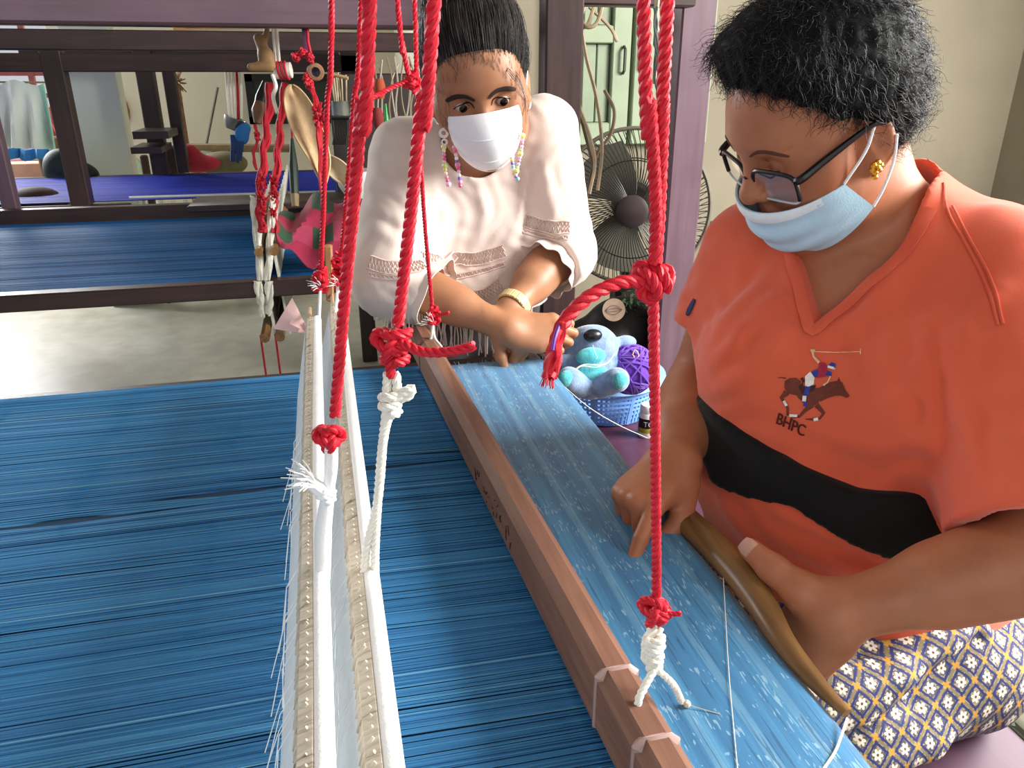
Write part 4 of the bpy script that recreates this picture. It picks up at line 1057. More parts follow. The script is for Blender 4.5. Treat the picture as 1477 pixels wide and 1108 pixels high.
# chair far behind column: curved green back
o = MB().tube(catmull([ay(u, v, 5.3) for u, v in ((186, 250), (188, 235), (194, 231), (200, 238), (202, 250))], 5), .02, 8).build('basket_hoop', plain('mint', '#a9bfa4', .5)); tag(o, 'pale green hoop standing beside the column foot', 'hoop')
# hanging metal cup with cords and blue rag
t = thing('hanging_cup', ad(340, 180, 3.3), 'metal cup with a blue rag hung on white and red cords', 'cup')
for i, u in enumerate((326, 331, 336, 341, 346)): MB().tube(catmull([ad(u, 98, 3.3), ad(u+2, 135, 3.3), ad(332+i*4, 172, 3.3)], 4), .006, 5).build('cord', M_COTTON if i != 3 else M_REDCORD, t)
c = ad(338, 177, 3.3); MB().lathe([(0, -.03), (.03, -.03), (.045, .0), (.048, .02), (.042, .018), (.03, -.022), (0, -.024)], 18, c, rotm((0, 1, 0), (.4, 0, 1))).build('cup', plain('cup_metal', '#9a958a', .3, .1, 20, 0, 0, .5, .9), t)
S = SDF(); q = ad(349, 195, 3.28); S.ell(q, (.03, .02, .04), None, .02).ell(q+V3((.02, 0, .03)), (.02, .02, .02), None, .02)
sculpt('blue_rag', S, q-.09, q+.09, .006, plain('rag', '#2f73b8', .85), t)
m = MB()
for i in range(14): m.tube([ad(334+i*1.3, 195, 3.28), ad(333+i*1.3+rng.uniform(-3, 3), 225+rng.uniform(-8, 10), 3.28)], .007, 5)
m.build('fringe', plain('fringe_navy', '#26406e', .8), t)['kind'] = 'stuff'
# tarpaulin strips seen between the beams
for i, (c_, v) in enumerate((('#c98a4e', 40.5), ('#5fa6b8', 38.5), ('#d9c9a5', 36))):
    o = MB().beam(ay(250+i*20, v+1, 6.19), ay(372, v-2, 6.19), .02, .012, bev=0).build('tarpaulin_strip', plain('tarp%d' % i, c_, .6)); tag(o, ('orange', 'pale blue', 'cream')[i]+' tarpaulin strip seen between the upper beams', 'tarpaulin')

# ------------------------------------------------------------------ ropes on the dark post, behind the standing woman
t = thing('rope_coil', ad(805, 20, 2.05), 'beige cords looped over the dark post, tails hanging in front of the green door', 'rope')
M_CORD = plain('cord_beige', '#a8957a', .8, .15, 40, .3, 300)
for i in range(5):
    u0, v0 = 782+i*13, 8+4*(i % 2); MB().tube(catmull([ad(u0, v0-8, 2.0), ad(u0+8, v0+16+i*3, 1.98), ad(u0+26, v0+18+i*2, 1.99), ad(u0+36, v0-2, 2.02)], 8), .0055, 7).build('loop', M_CORD, t)
for i, P in enumerate([[(790, 10), (785, 60), (788, 120)], [(818, 20), (822, 90), (826, 150), (822, 215)], [(830, 20), (826, 90), (835, 150), (850, 195), (858, 235), (850, 280)], [(836, 15), (845, 80), (858, 130), (866, 180), (868, 225), (862, 275)], [(850, 10), (880, 40), (890, 60)], [(832, 70), (834, 150), (842, 185), (856, 240), (858, 260)], [(872, 130), (886, 160), (880, 195), (860, 225), (845, 290)]]):
    MB().tube(catmull([ad(u, v, 2.02+.01*i) for u, v in P], 8), .0048, 6).build('tail', M_CORD if i < 5 else plain('cord_dark', '#6d5d48', .8), t)
# thin cords between the doubled rope
t = thing('thin_twine', ad(945, 60, 1.2), 'thin tan and grey cord hanging between the doubled red rope', 'cord')
MB().tube(catmull([ad(u, v, 1.2) for u, v in ((950, -20), (946, 30), (948, 70), (944, 120))], 5), .004, 6).build('cord', M_CORD, t)
m = MB()
for q in range(3): m.tube(catmull([ad(948+rng.uniform(-5, 5), 10+i*25, 1.19+.004*q) for i in range(6)], 5), .0018, 5)
m.build('grey_twine', plain('twine_grey', '#4c5254', .8), t)

# ------------------------------------------------------------------ fan
fc = ad(912, 300, 2.28); fan = thing('pedestal_fan', (fc[0], fc[1]+.12, 0), 'black wire cage pedestal fan with a grey blade, behind the purple post', 'fan')
ax = V3((-.36, -.9, .04)); ax /= np.linalg.norm(ax); Rf = rotm(np.cross(ax, (0, 0, 1)), ax); RF = .225
M_FW = plain('fan_wire', '#2a2723', .4, .1, 20, 0, 0, .5)
def cage(h, nw, r0):
    m = MB()
    for i in range(nw):
        a_ = i*2*math.pi/nw; P = []
        for t_ in np.linspace(0, 1, 6):
            r = r0+(RF-r0)*t_; P.append(fc+Rf@np.array([r*math.cos(a_+.25*t_), r*math.sin(a_+.25*t_), h*(1-t_**2.4)]))
        m.tube(P, .0013, 4)
    for q in (.62, ): m.tube([fc+Rf@np.array([RF*q*math.cos(x), RF*q*math.sin(x), h*(1-q**2.4)]) for x in np.linspace(0, 2*math.pi, 49)], .0017, 4, False)
    return m
o = cage(.085, 96, .04).build('front_cage', M_FW, fan); o = cage(-.085, 72, .05).build('rear_cage', M_FW, fan)
MB().tube([fc+Rf@np.array([RF*math.cos(x), RF*math.sin(x), 0]) for x in np.linspace(0, 2*math.pi, 65)], .006, 8, False).build('cage_rim', plain('fan_rim', '#6b6558', .5), fan)
M_BLADE = plain('fan_blade', '#6a675c', .45, .08)
for i in range(3):
    a0 = i*2*math.pi/3+.5; G = []
    for t_ in np.linspace(0, 1, 8):
        r = .03+.165*t_; row = []
        for s_ in np.linspace(-.5, .5, 7):
            a_ = a0+s_*(1.5-.25*t_)+.35*t_; row.append(fc+Rf@np.array([r*math.cos(a_), r*math.sin(a_), -.02*s_*2*(1-.3*t_)-.01]))
        G.append(row)
    MB().sheet(G, .003).build('blade', M_BLADE, fan)
MB().lathe([(0, .055), (.022, .055), (.03, .045), (.034, .0), (.03, -.02), (0, -.02)], 24, fc, Rf).build('blade_hub', M_BLACK, fan)
MB().lathe([(0, .095), (.034, .094), (.046, .088), (.048, .078), (.03, .074), (0, .074)], 28, fc, Rf).build('centre_badge', plain('badge', '#3a302e', .45), fan)
MB().lathe([(0, -.26), (.03, -.255), (.06, -.22), (.066, -.12), (.055, -.09), (0, -.09)], 24, fc, Rf).build('motor_housing', M_BLACK, fan)
pb = fc-ax*.17
MB().tube([pb+V3((0, 0, -.05)), (pb[0], pb[1], .55)], .024, 14).tube([(pb[0], pb[1], .56), (pb[0], pb[1], .04)], .034, 14).build('pole', M_BLACK, fan)
MB().lathe([(0, 0), (.2, 0), (.2, .02), (.05, .05), (0, .05)], 32, (pb[0], pb[1], 0)).build('base', M_BLACK, fan)
MB().box((pb[0]-.02, pb[1]-.05, .60), (.1, .08, .14), None, .015).build('switch_box', M_BLACK, fan)
MB().tube(catmull([ad(u, v, 2.2) for u, v in ((818, 330), (812, 360), (800, 385), (775, 398))], 6), .006, 6).tube(catmull([ad(u, v, 2.2) for u, v in ((812, 345), (806, 395), (815, 425), (828, 445), (822, 462), (812, 465))], 6), .005, 6).build('cable', plain('cable_brown', '#7c6c58', .6), fan)

# bench with basket, toy, wool, bottle
bench = thing('bench', (.68, 1.1, 0), 'long purple painted wooden bench the weaver sits on', 'bench')
MB().box((.655, 1.07, .482), (.335, 1.66, .036), None, .005).build('seat_plank', M_BENCH, bench)
for y in (.35, 1.80):
    for x in (.52, .79): MB().box((x, y, .232), (.05, .05, .464), None, .004).build('leg', M_BENCH, bench)
    MB().box((.655, y, .43), (.26, .03, .06), None, .004).build('apron', M_BENCH, bench)
bc = V3((.652, 1.70, .50)); bk = thing('basket', bc, 'light blue plastic basket of wool and a toy on the bench', 'basket')
M_BASK = plain('basket_blue', '#79a9ec', .35, .05, 20, 0, 0, .5)
m = MB(); n = 66
rad = lambda z: .104+.028*(z/.098)
for i in range(n):
    a_ = i*2*math.pi/n; m.box((bc[0]+rad(.05)*math.cos(a_), bc[1]+rad(.05)*math.sin(a_), bc[2]+.05), (.0022, .006, .092), rotm((-math.sin(a_), math.cos(a_), 0), (.24*math.cos(a_), .24*math.sin(a_), 1)))
for z in np.linspace(.008, .094, 8): m.lathe([(rad(z)-.0014, z-.003), (rad(z)+.0014, z-.003), (rad(z)+.0014, z+.003), (rad(z)-.0014, z+.003)], 48, bc, closed=True)
m.build('basket_wall', M_BASK, bk)
for i in range(8):
    a_ = i*math.pi/4+.2; MB().box((bc[0]+rad(.05)*math.cos(a_), bc[1]+rad(.05)*math.sin(a_), bc[2]+.05), (.004, .009, .094), rotm((-math.sin(a_), math.cos(a_), 0), (.24*math.cos(a_), .24*math.sin(a_), 1))).build('basket_rib', M_BASK, bk)
MB().lathe([(.128, .094), (.144, .094), (.149, .099), (.147, .108), (.133, .110), (.128, .104)], 56, bc, closed=True).build('basket_rim', plain('basket_rim', '#8fbcf2', .35), bk)
MB().lathe([(0, .002), (.106, .002), (.108, .008), (0, .008)], 40, bc).build('basket_base', M_BASK, bk)
# plush toy (a plain generic bear-like animal)
def plush_mat(name, c, d): return plain(name, c, .95, .18, 60, .6, 240, .1, sheen=.5, c2=d)
M_PB = plush_mat('plush_blue', '#6b86b0', '#90a8c8'); M_PT = plush_mat('plush_teal', '#3fa6b4', '#62c3c8')
tw = thing('plush_toy', bc+V3((-.01, -.02, .06)), 'blue and teal plush animal with a big black nose lying in the basket', 'toy')
q = lambda u, v, d: ad(u, v, d)
S = SDF(); hd_ = q(853, 500, 1.72)
S.ell(hd_, (.062, .056, .048), None, .01).ell(q(857, 490, 1.685), (.040, .032, .030), None, .02)
S.ell(q(851, 545, 1.71), (.054, .046, .05), None, .012)
S.cone(q(832, 527, 1.69), q(806, 521, 1.68), .021, .017, .012).cone(q(876, 528, 1.70), q(898, 522, 1.71), .020, .018, .012)
S.ell(q(902, 494, 1.74), (.026, .018, .016), None, .012).ell(q(808, 504, 1.76), (.022, .016, .016), None, .012)
S.cone(q(838, 556, 1.67), q(821, 547, 1.64), .026, .027, .008).cone(q(868, 558, 1.67), q(890, 548, 1.645), .026, .027, .008)
sculpt('body', S, hd_-.17, hd_+.17, .003, M_PB, tw)
def patch(name, c, r, m_): S2 = SDF(); S2.ell(c, r, None, .005); sculpt(name, S2, V3(c)-.07, V3(c)+.07, .0025, m_, tw)
patch('muzzle', q(852, 514, 1.660), (.034, .016, .020), M_PT); patch('belly', q(852, 538, 1.663), (.036, .014, .022), M_PT)
patch('foot_pad', q(816, 547, 1.620), (.018, .012, .019), M_PT); patch('foot_pad', q(894, 549, 1.625), (.017, .012, .019), M_PT)
patch('nose', q(855, 484, 1.652), (.021, .014, .014), plain('nose_black', '#12121c', .35, .05, 10, 0, 0, .5))
m = MB().tube(catmull([q(u, v, d) for u, v, d in ((822, 538, 1.64), (842, 526, 1.638), (872, 526, 1.64), (888, 508, 1.65))], 6), .0012, 5).tube(catmull([q(u, v, d) for u, v, d in ((824, 548, 1.62), (836, 529, 1.636), (860, 530, 1.636), (878, 522, 1.65))], 6), .0011, 5)
m.tube(catmull([q(u, v, d) for u, v, d in ((855, 498, 1.64), (858, 507, 1.637), (862, 517, 1.637))], 4), .0008, 5)
tag(m.build('loose_thread', M_COTTON), 'loose white thread wound round the plush animal', 'thread')
# wool
def yarn(lab, c, r, col, name):
    t = thing('yarn_ball', c, lab, 'yarn'); m = MB()
    for i in range(22):
        R = rotm(nrng.normal(size=3), nrng.normal(size=3)); a_ = np.linspace(0, 2*math.pi, 28); off_ = rng.uniform(-.55, .55)*r; rr = math.sqrt(r*r-off_*off_)
        P = V3(c)+np.stack([rr*np.cos(a_), rr*np.sin(a_), np.full(28, off_)], 1)@R.T; m.tube(P, .0022, 5, False)
    m.build('yarn_strand', plain(name, col, .9, .15, 40, .3, 300, sheen=.3), t)['kind'] = 'stuff'
    MB().ball(c, r*.97, 16).build('yarn_core', plain(name+'_core', col, .9), t); return t
yarn('violet yarn ball lying on the right side of the basket', q(910, 533, 1.73), .056, '#6c3fb4', 'wool_violet')
yarn('dark red yarn ball low in the basket, behind the toy', q(884, 518, 1.82), .035, '#5a1740', 'wool_wine')
m = MB().tube(catmull([q(912, 512, 1.68), q(916, 505, 1.68), q(921, 512, 1.68), q(917, 518, 1.68), q(913, 512, 1.68)], 5), .0014, 5)
tag(m.build('paper_clip', plain('clip', '#e0b8a8', .3)), 'pink paper clip stuck on the violet yarn', 'clip')
m = MB().tube(catmull([q(800, 545, 1.60), q(846, 585, 1.56), q(890, 612, 1.62), (az(934, 632, .505))], 6), .0008, 5)
tag(m.build('loose_thread', M_COTTON), 'fine white thread trailing from the basket towards the bottle', 'thread')
# bottle with black label
b0 = V3((.672, 1.44, .50)); b0 = az(932, 628, .5); bo = thing('bottle', b0, 'white plastic bottle with a black label standing on the bench', 'bottle')
M_PLW = plain('bottle_white', '#e6e6e4', .3, .03, 10, 0, 0, .5)
MB().lathe([(0, 0), (.019, 0), (.0205, .003), (.0205, .056), (.018, .062), (0, .062)], 28, b0).build('bottle_body', M_PLW, bo)
MB().lathe([(0, .062), (.0175, .062), (.0185, .064), (.0185, .078), (.016, .081), (0, .081)], 28, b0).build('bottle_cap', M_PLW, bo)
MB().lathe([(.0208, .014), (.0208, .05)], 28, b0).build('bottle_label', plain('label_black', '#141318', .4), bo)
MB().lathe([(.0210, .014), (.0210, .026)], 28, b0).build('label_stripe', plain('label_yellow', '#9b9428', .4, .3, 200), bo)
def text_mesh(txt, size):
    cu = bpy.data.curves.new('t', 'FONT'); cu.body = txt; cu.size = size; cu.align_x = 'LEFT'; ob = bpy.data.objects.new('t', cu)
    COL.objects.link(ob); dg = bpy.context.evaluated_depsgraph_get(); me = bpy.data.meshes.new_from_object(ob.evaluated_get(dg))
    v = [tuple(x.co) for x in me.vertices]; f = [tuple(p.vertices) for p in me.polygons]; bpy.data.objects.remove(ob); bpy.data.curves.remove(cu); bpy.data.meshes.remove(me); return np.array(v), f
v, f = text_mesh('TO', .018)
ang0 = math.atan2(-b0[1], -b0[0])-.38
a_ = ang0+(v[:, 0]-v[:, 0].min())/.0212
mesh_from('label_lettering', np.stack([b0[0]+.0213*np.cos(a_), b0[1]+.0213*np.sin(a_), b0[2]+.031+v[:, 1]], 1), f, M_WHITEP, bo, False)
# dark bag, plate and plant behind the bench
S = SDF(); c = V3((.93, 2.02, .40))
c = ad(905, 500, 2.22)+V3((0, .06, -.03)); S.box(c+V3((0, 0, -.05)), (.14, .11, .14), rotm((-.25, 1, 0), (0, 0, 1)), .05, .02).ell(c+V3((.02, 0, .1)), (.11, .09, .06), None, .05)
bag = tag(sculpt('black_bag', S, c-.3, c+.3, .01, plain('bag_black', '#0d0c0d', .5, .2, 10, .2, 40)), 'black bag on the floor behind the basket, below the fan', 'bag')
c = ad(885, 447, 2.02); o = MB().lathe([(0, 0), (.028, 0), (.03, .002), (.03, .006), (.02, .005), (0, .004)], 28, c, rotm((0, .3, 1), (-.2, -.95, .2)))
pt = o.build('round_badge', plain('badge_tan', '#8e7866', .5, .2, 30), bag); pt['label'] = 'round tan badge with a leaf mark'
m = MB()
for q_ in (-.6, -.2, .2, .6): m.tube([c+rotm((0, .3, 1), (-.2, -.95, .2))@np.array([x*.022, q_*.02*(1-x*x), .0068]) for x in np.linspace(-1, 1, 9)], .0006, 4)
m.build('leaf_mark', plain('leafmark', '#4d3c30', .6), pt)
c = ad(915, 440, 2.2); t = thing('potted_plant', c, 'small light green leafy plant beside the black bag', 'plant'); m = MB()
for i in range(90):
    p = c+V3((rng.gauss(0, .03), rng.gauss(0, .02), rng.gauss(0, .02))); d_ = nrng.normal(size=3); d_ /= np.linalg.norm(d_); _, a_, b_ = frame_of(d_)
    m.add([p, p+d_*.008+a_*.005, p+d_*.018, p+d_*.008-a_*.005], [(0, 1, 2, 3)])
m.build('foliage', plain('plant_green', '#7fa37a', .6, .2, 30), t)['kind'] = 'stuff'
MB().lathe([(0, -.14), (.03, -.14), (.042, -.03), (.045, -.02), (.038, -.025), (0, -.03)], 20, c).build('pot', M_BLACK, t)
# green clothes hanger-like chair edge right of the post
o = MB().tube(catmull([ad(u, v, 2.35) for u, v in ((1024, 320), (1028, 350), (1018, 385), (1000, 430), (994, 470))], 6), .014, 8, True, 0, .6).build('chair_back', plain('chair_olive', '#6f735c', .5)); tag(o, 'olive curved chair back between the purple post and the weaver shoulder', 'chair')

M_CHEST = plain('chest_grey_green', '#868b79', .6, .1, 6)
ch = thing('storage_chest', (1.25, .85, 0), 'low grey green chest with a lid joint beside the purple bench', 'chest')
MB().box((1.30, .80, .19), (.70, 1.2, .38), None, .006).build('chest_body', M_CHEST, ch)
MB().box((1.30, .80, .392), (.72, 1.22, .022), None, .006).build('lid', M_CHEST, ch)
MB().beam(az(1428, 935, .4032), az(1462, 1048, .4032), .005, .002, bev=0).build('lid_joint', plain('joint_dark', '#4b4f42', .8), ch, False)
o = MB().tube(catmull([az(1222, 1036, .802), az(1214, 1060, .803), az(1204, 1085, .802), az(1186, 1112, .801)], 6), .0011, 5).build('loose_thread', M_COTTON); tag(o, 'short white thread lying on the near end of the blue cloth', 'thread')
o = MB().tube(catmull([az(1040, 775, .8035), az(1046, 880, .803), az(1052, 980, .8025), az(1064, 1112, .802)], 6), .0004, 4).build('loose_thread', M_COTTON); tag(o, 'very fine pale thread stretched lengthwise across the blue cloth', 'thread')
# ------------------------------------------------------------------ people: shared pieces
def skin_mat(name, c1, c2, c3):
    g = NG(name); v = g.coord((1, 1, 1)); f = g.noise(v, 18, 5); at = g.n('ShaderNodeAttribute', attribute_name='col')
    base = g.ramp(f, [(.3, c1), (.7, c2)])
    g.l(g.mix(1.0, base, at.outputs['Color'], 'MULTIPLY'), g.b.inputs['Base Color'])
    g.set(Roughness=.48); g.b.inputs['Specular IOR Level'].default_value = .38
    g.b.inputs['Subsurface Weight'].default_value = .12; g.b.inputs['Subsurface Radius'].default_value = (.012, .005, .003); g.b.inputs['Subsurface Scale'].default_value = .6
    g.bump(g.noise(v, 420, 3), .12, .0006); return g.m
def pick(bvh, u, v, lift=0.0):
    d = Vector(_ray(u, v)).normalized(); h = bvh.ray_cast(Vector(CAM), d)
    return None if h[0] is None else np.array(h[0])-np.array(d)*lift
def picks(bvh, pts, lift=0.0):
    return [q for q in (pick(bvh, u, v, lift) for u, v in pts) if q is not None]
def fabric(name, c1, c2, scale=8, rough=.85, weave=900, bump=.2, sheen=.25, emb=None):
    g = NG(name); v = g.coord((1, 1, 1)); f = g.noise(v, scale, 4)
    g.l(g.ramp(f, [(.3, c1), (.7, c2)]), g.b.inputs['Base Color']); g.set(Roughness=rough)
    g.b.inputs['Sheen Weight'].default_value = sheen; g.b.inputs['Specular IOR Level'].default_value = .2
    g.bump(g.noise(v, weave, 2), bump, .0007); return g.m
def coarse_bvh(S, lo, hi, h=.009):
    V, F = surface_nets(*sdf_grid(S, lo, hi, h), h); return BVHTree.FromPolygons([Vector(x) for x in V], [tuple(int(i) for i in f) for f in F])
def head_frame(yaw, pitch, roll):
    a, b, c = R_(yaw), R_(pitch), R_(roll)
    Rz = np.array([[math.cos(a), -math.sin(a), 0], [math.sin(a), math.cos(a), 0], [0, 0, 1]])
    Rx = np.array([[1, 0, 0], [0, math.cos(b), -math.sin(b)], [0, math.sin(b), math.cos(b)]])
    Ry = np.array([[math.cos(c), 0, math.sin(c)], [0, 1, 0], [-math.sin(c), 0, math.cos(c)]])
    return Rz@Rx@Ry
def ribbon_on(bvh, pts, w, mat, name, parent, lift=.0008, step=.003, taper=True):
    P, _ = resample(catmull(pts, 6), step); n = len(P); G = []
    T = np.gradient(P, axis=0)
    for i, p in enumerate(P):
        h = bvh.find_nearest(Vector(p)); nn = np.array(h[1]); t = T[i]/np.linalg.norm(T[i]); b = np.cross(nn, t); b /= np.linalg.norm(b)
        ww = w*(math.sin(math.pi*(.08+.84*i/(n-1)))**.6 if taper else 1)
        G.append([np.array(bvh.find_nearest(Vector(p+b*s_*ww))[0])+nn*lift*(1.5-.5*abs(s_)) for s_ in (-1, -.4, .4, 1)])
    return MB().sheet(G, lift).build(name, mat, parent)
def strands(name, mat, parent, roots, fn, r=.0005, kind='stuff'):
    """many thin hairs as 3-sided tubes; fn(i) -> path points"""
    V = []; F = []; k = 0
    for i in range(roots):
        P = fn(i)
        if P is None: continue
        P = np.asarray(P); n = len(P); T = np.gradient(P, axis=0); T /= np.linalg.norm(T, axis=1)[:, None]+1e-9
        N = np.cross(T, np.array([.31, .77, .55])); N /= np.linalg.norm(N, axis=1)[:, None]+1e-9; B = np.cross(T, N)
        rr = (r*np.linspace(1, .35, n))[:, None]
        V.append(np.stack([P+rr*N, P+rr*(-.5*N+.87*B), P+rr*(-.5*N-.87*B)], 1).reshape(-1, 3))
        b = np.arange(n-1)*3+k
        for j in range(3): F.append(np.stack([b+j, b+(j+1) % 3, b+3+(j+1) % 3, b+3+j], 1))
        k += n*3
    V = np.concatenate(V); F = np.concatenate(F)
    me = bpy.data.meshes.new(name); me.from_pydata(V.tolist(), [], F.tolist()); me.materials.append(mat)
    me.polygons.foreach_set('use_smooth', np.ones(len(F), bool))
    o = bpy.data.objects.new(name, me); COL.objects.link(o); o['kind'] = kind
    if parent is not None: adopt(o, parent)
    return o
def hair_mat(name, c1, c2, rg=.42, sp=.5):
    g = NG(name); f = g.noise(g.coord((1, 1, 1)), 30, 3); g.l(g.ramp(f, [(.35, c1), (.7, c2)]), g.b.inputs['Base Color']); g.set(Roughness=rg)
    g.b.inputs['Specular IOR Level'].default_value = sp; return g.m
def mask_grid(T, prof, side, nu=34, nv=22, pleat=0.0, npl=3.5, ridge=0.0, bow=1.35):
    """prof: centre line points (y,z) top->bottom; side: ((x,y,z) top, (x,y,z) bottom) for the wearer's right, mirrored"""
    C = np.array(catmull([(0, y, z) for y, z in prof], 8)); C, _ = resample(C, .001); C = C[np.linspace(0, len(C)-1, nv).astype(int)]; G = []
    for i in range(nv):
        v = i/(nv-1); c = C[i]; s_ = V3(side[0])*(1-v)+V3(side[1])*v; row = []
        for j in range(nu):
            u = j/(nu-1)*2-1; x = s_[0]*math.sin(u*bow)/math.sin(bow); w = math.cos(u*math.pi/2)**.85 if abs(u) < 1 else 0
            y = s_[1]+(c[1]-s_[1])*w; z = s_[2]+(c[2]-s_[2])*(math.cos(u*math.pi/2)**.9 if abs(u) < 1 else 0)
            d = pleat*math.sin(v*npl*2*math.pi)*min(1, 3*(1-abs(u)))-ridge*min(1, abs(u)*5)*0
            row.append(T(x, y+d, z))
        G.append(row)
    return G

# ------------------------------------------------------------------ the weaver
fW = V3((-.80, -.60, 0)); lW = V3((.60, -.80, 0)); uW = V3((0, 0, 1)); RW = np.stack([-lW, fW, uW], 1)   # x right, y front, z up
RhW = head_frame(91.3, -29.0, -7.5); oW = V3((.553, .808, 1.2485))
SKW = skin_mat('skin_weaver', '#9e5f41', '#b1714f', '')
weaver = thing('person', (.72, .78, .0), 'seated person in an orange shirt, glasses and a blue mask pointing at the cloth', 'person')
shR, shL = V3((.560, .935, 1.072)), V3((.730, .690, 1.082))
elR, wrR = ad(1006, 560, 1.13), ad(974, 664, .965)
elL, wrL = ad(1530, 795, .735), ad(1207, 884, .770)
nkW = V3((.655, .832, 1.125)); axW = V3((.66, .80, 0))
def at_w(a, b, z): return axW+lW*a+fW*b+uW*z     # lateral(left+), forward, height
def torso_w(S, o, k=.05):
    S.ell(at_w(0, -.01, 1.0), (.175+o, .118+o, .17+o), RW, k)
    S.cone(at_w(-.13, -.01, 1.072), at_w(.13, -.01, 1.082), .055+o, .055+o, k)
    S.cone(nkW+V3((0, 0, -.03)), at_w(0, -.03, 1.1), .06+o, .08+o, k)
    S.ell(at_w(.085, .085, .955), (.088+o, .085+o, .088+o), RW, k)
    S.ell(at_w(-.085, .085, .955), (.088+o, .085+o, .088+o), RW, k)
    S.ell(at_w(0, .045, .80), (.185+o, .15+o, .135+o), RW, k)
    S.ell(at_w(.02, .0, .66), (.195+o, .17+o, .12+o), RW, k)
B = SDF()
torso_w(B, -.008)
TW = head_sdf(B, oW, RhW, 1.0, 1.04, 'closed')
B.chain([TW(0, -.03, -.05), TW(0, -.025, -.10), nkW], [.058, .06, .07], .03)
B.ell(TW(0, .045, -.108), (.035, .03, .022), RhW, .03)        # soft chin fold
B.chain([shR, elR, wrR], [.050, .043, .030], .03); B.chain([shL, elL, wrL], [.052, .043, .0285], .03)
B.cone(elR+(wrR-elR)*.25, elR+(wrR-elR)*.6, .046, .038, .03); B.cone(elL+(wrL-elL)*.15, elL+(wrL-elL)*.5, .045, .037, .03)
# right hand: index pointing at the cloth
knI = ad(933, 706, .925); yR = knI-wrR
T_, R__, tipsR, thR = hand_sdf(B, wrR, yR, V3((-.55, -.25, .8)), -1, [(.42, .12, .08), (1.35, 1.65, 1.1), (1.4, 1.65, 1.1), (1.35, 1.6, 1.0)], 1.07,
                  thumb=[(.026, .026, -.014), (.036, .055, -.032), (.030, .083, -.044), (.022, .104, -.05)], spread=.05)
tipI = tipsR[0][0][-1]
# left hand on the lever
yL = V3((-.48, .30, -.80))
TL_, RL__, tipsL, _ = hand_sdf(B, wrL, yL, V3((-.25, -.35, .9)), 1, [(.3, .9, .5), (.35, .9, .5), (.35, .9, .5), (.4, .9, .5)], 1.0,
                  thumb=[(.02, .02, -.008), (.03, .03, -.01), (.035, .035, -.01), (.036, .036, -.01)], spread=.04)
thL = [ad(1196, 878, .77), ad(1156, 853, .775), ad(1116, 822, .79), ad(1083, 793, .805)]
for j, (ra, rb) in enumerate(((.025, .0195), (.0195, .0150), (.0150, .0118))): B.cone(thL[j], thL[j+1], ra, rb, .02 if j == 0 else .008)
# legs under the loom
hipL, hipR = V3((.75, .68, .585)), V3((.70, .86, .585)); knL, knR = V3((.33, .60, .575)), V3((.30, .88, .575)); anL, anR = V3((.36, .60, .09)), V3((.33, .9, .09))
for a, b_, c in ((hipL, knL, anL), (hipR, knR, anR)):
    B.chain([a, b_, c], [.085, .058, .036], .04); B.cone(c+V3((0, 0, -.05)), c+V3((-.15, 0, -.062)), .035, .025, .03)
def paint_w(V):
    c = np.ones((len(V), 3)); q = (V-oW)@RhW
    lip = np.exp(-(((q[:, 0])/.02)**2+((q[:, 2]+.069)/.009)**2))*(q[:, 1] > .06); c *= 1-lip[:, None]*np.array([.12, .35, .3])
    return c
fineW = [(oW-.145, oW+.145, .0024), (V3(knI)-V3((.085, .085, .075)), V3(knI)+V3((.085, .085, .075)), .002), (wrL-V3((.115, .05, .085)), wrL+V3((.05, .12, .075)), .0022)]
bodyW = sculpt('body', B, (.10, .38, 0.0), (.98, 1.15, 1.42), .0055, SKW, weaver, fineW, paint_w)
bvW = bvh_of(bodyW)
# nails
nl = MB(); p4, dd, nn, rr = tipsR[0]; nail(nl, p4[-1], dd, nn, rr); nl.build('nail', plain('nail_w', '#b98a78', .3, .05, 10, 0, 0, .5), weaver)
d_ = thL[3]-thL[2]; nl = MB(); nail(nl, thL[3], d_, (CAM-thL[3]), .0118); nl.build('nail', MATS['nail_w'], weaver)
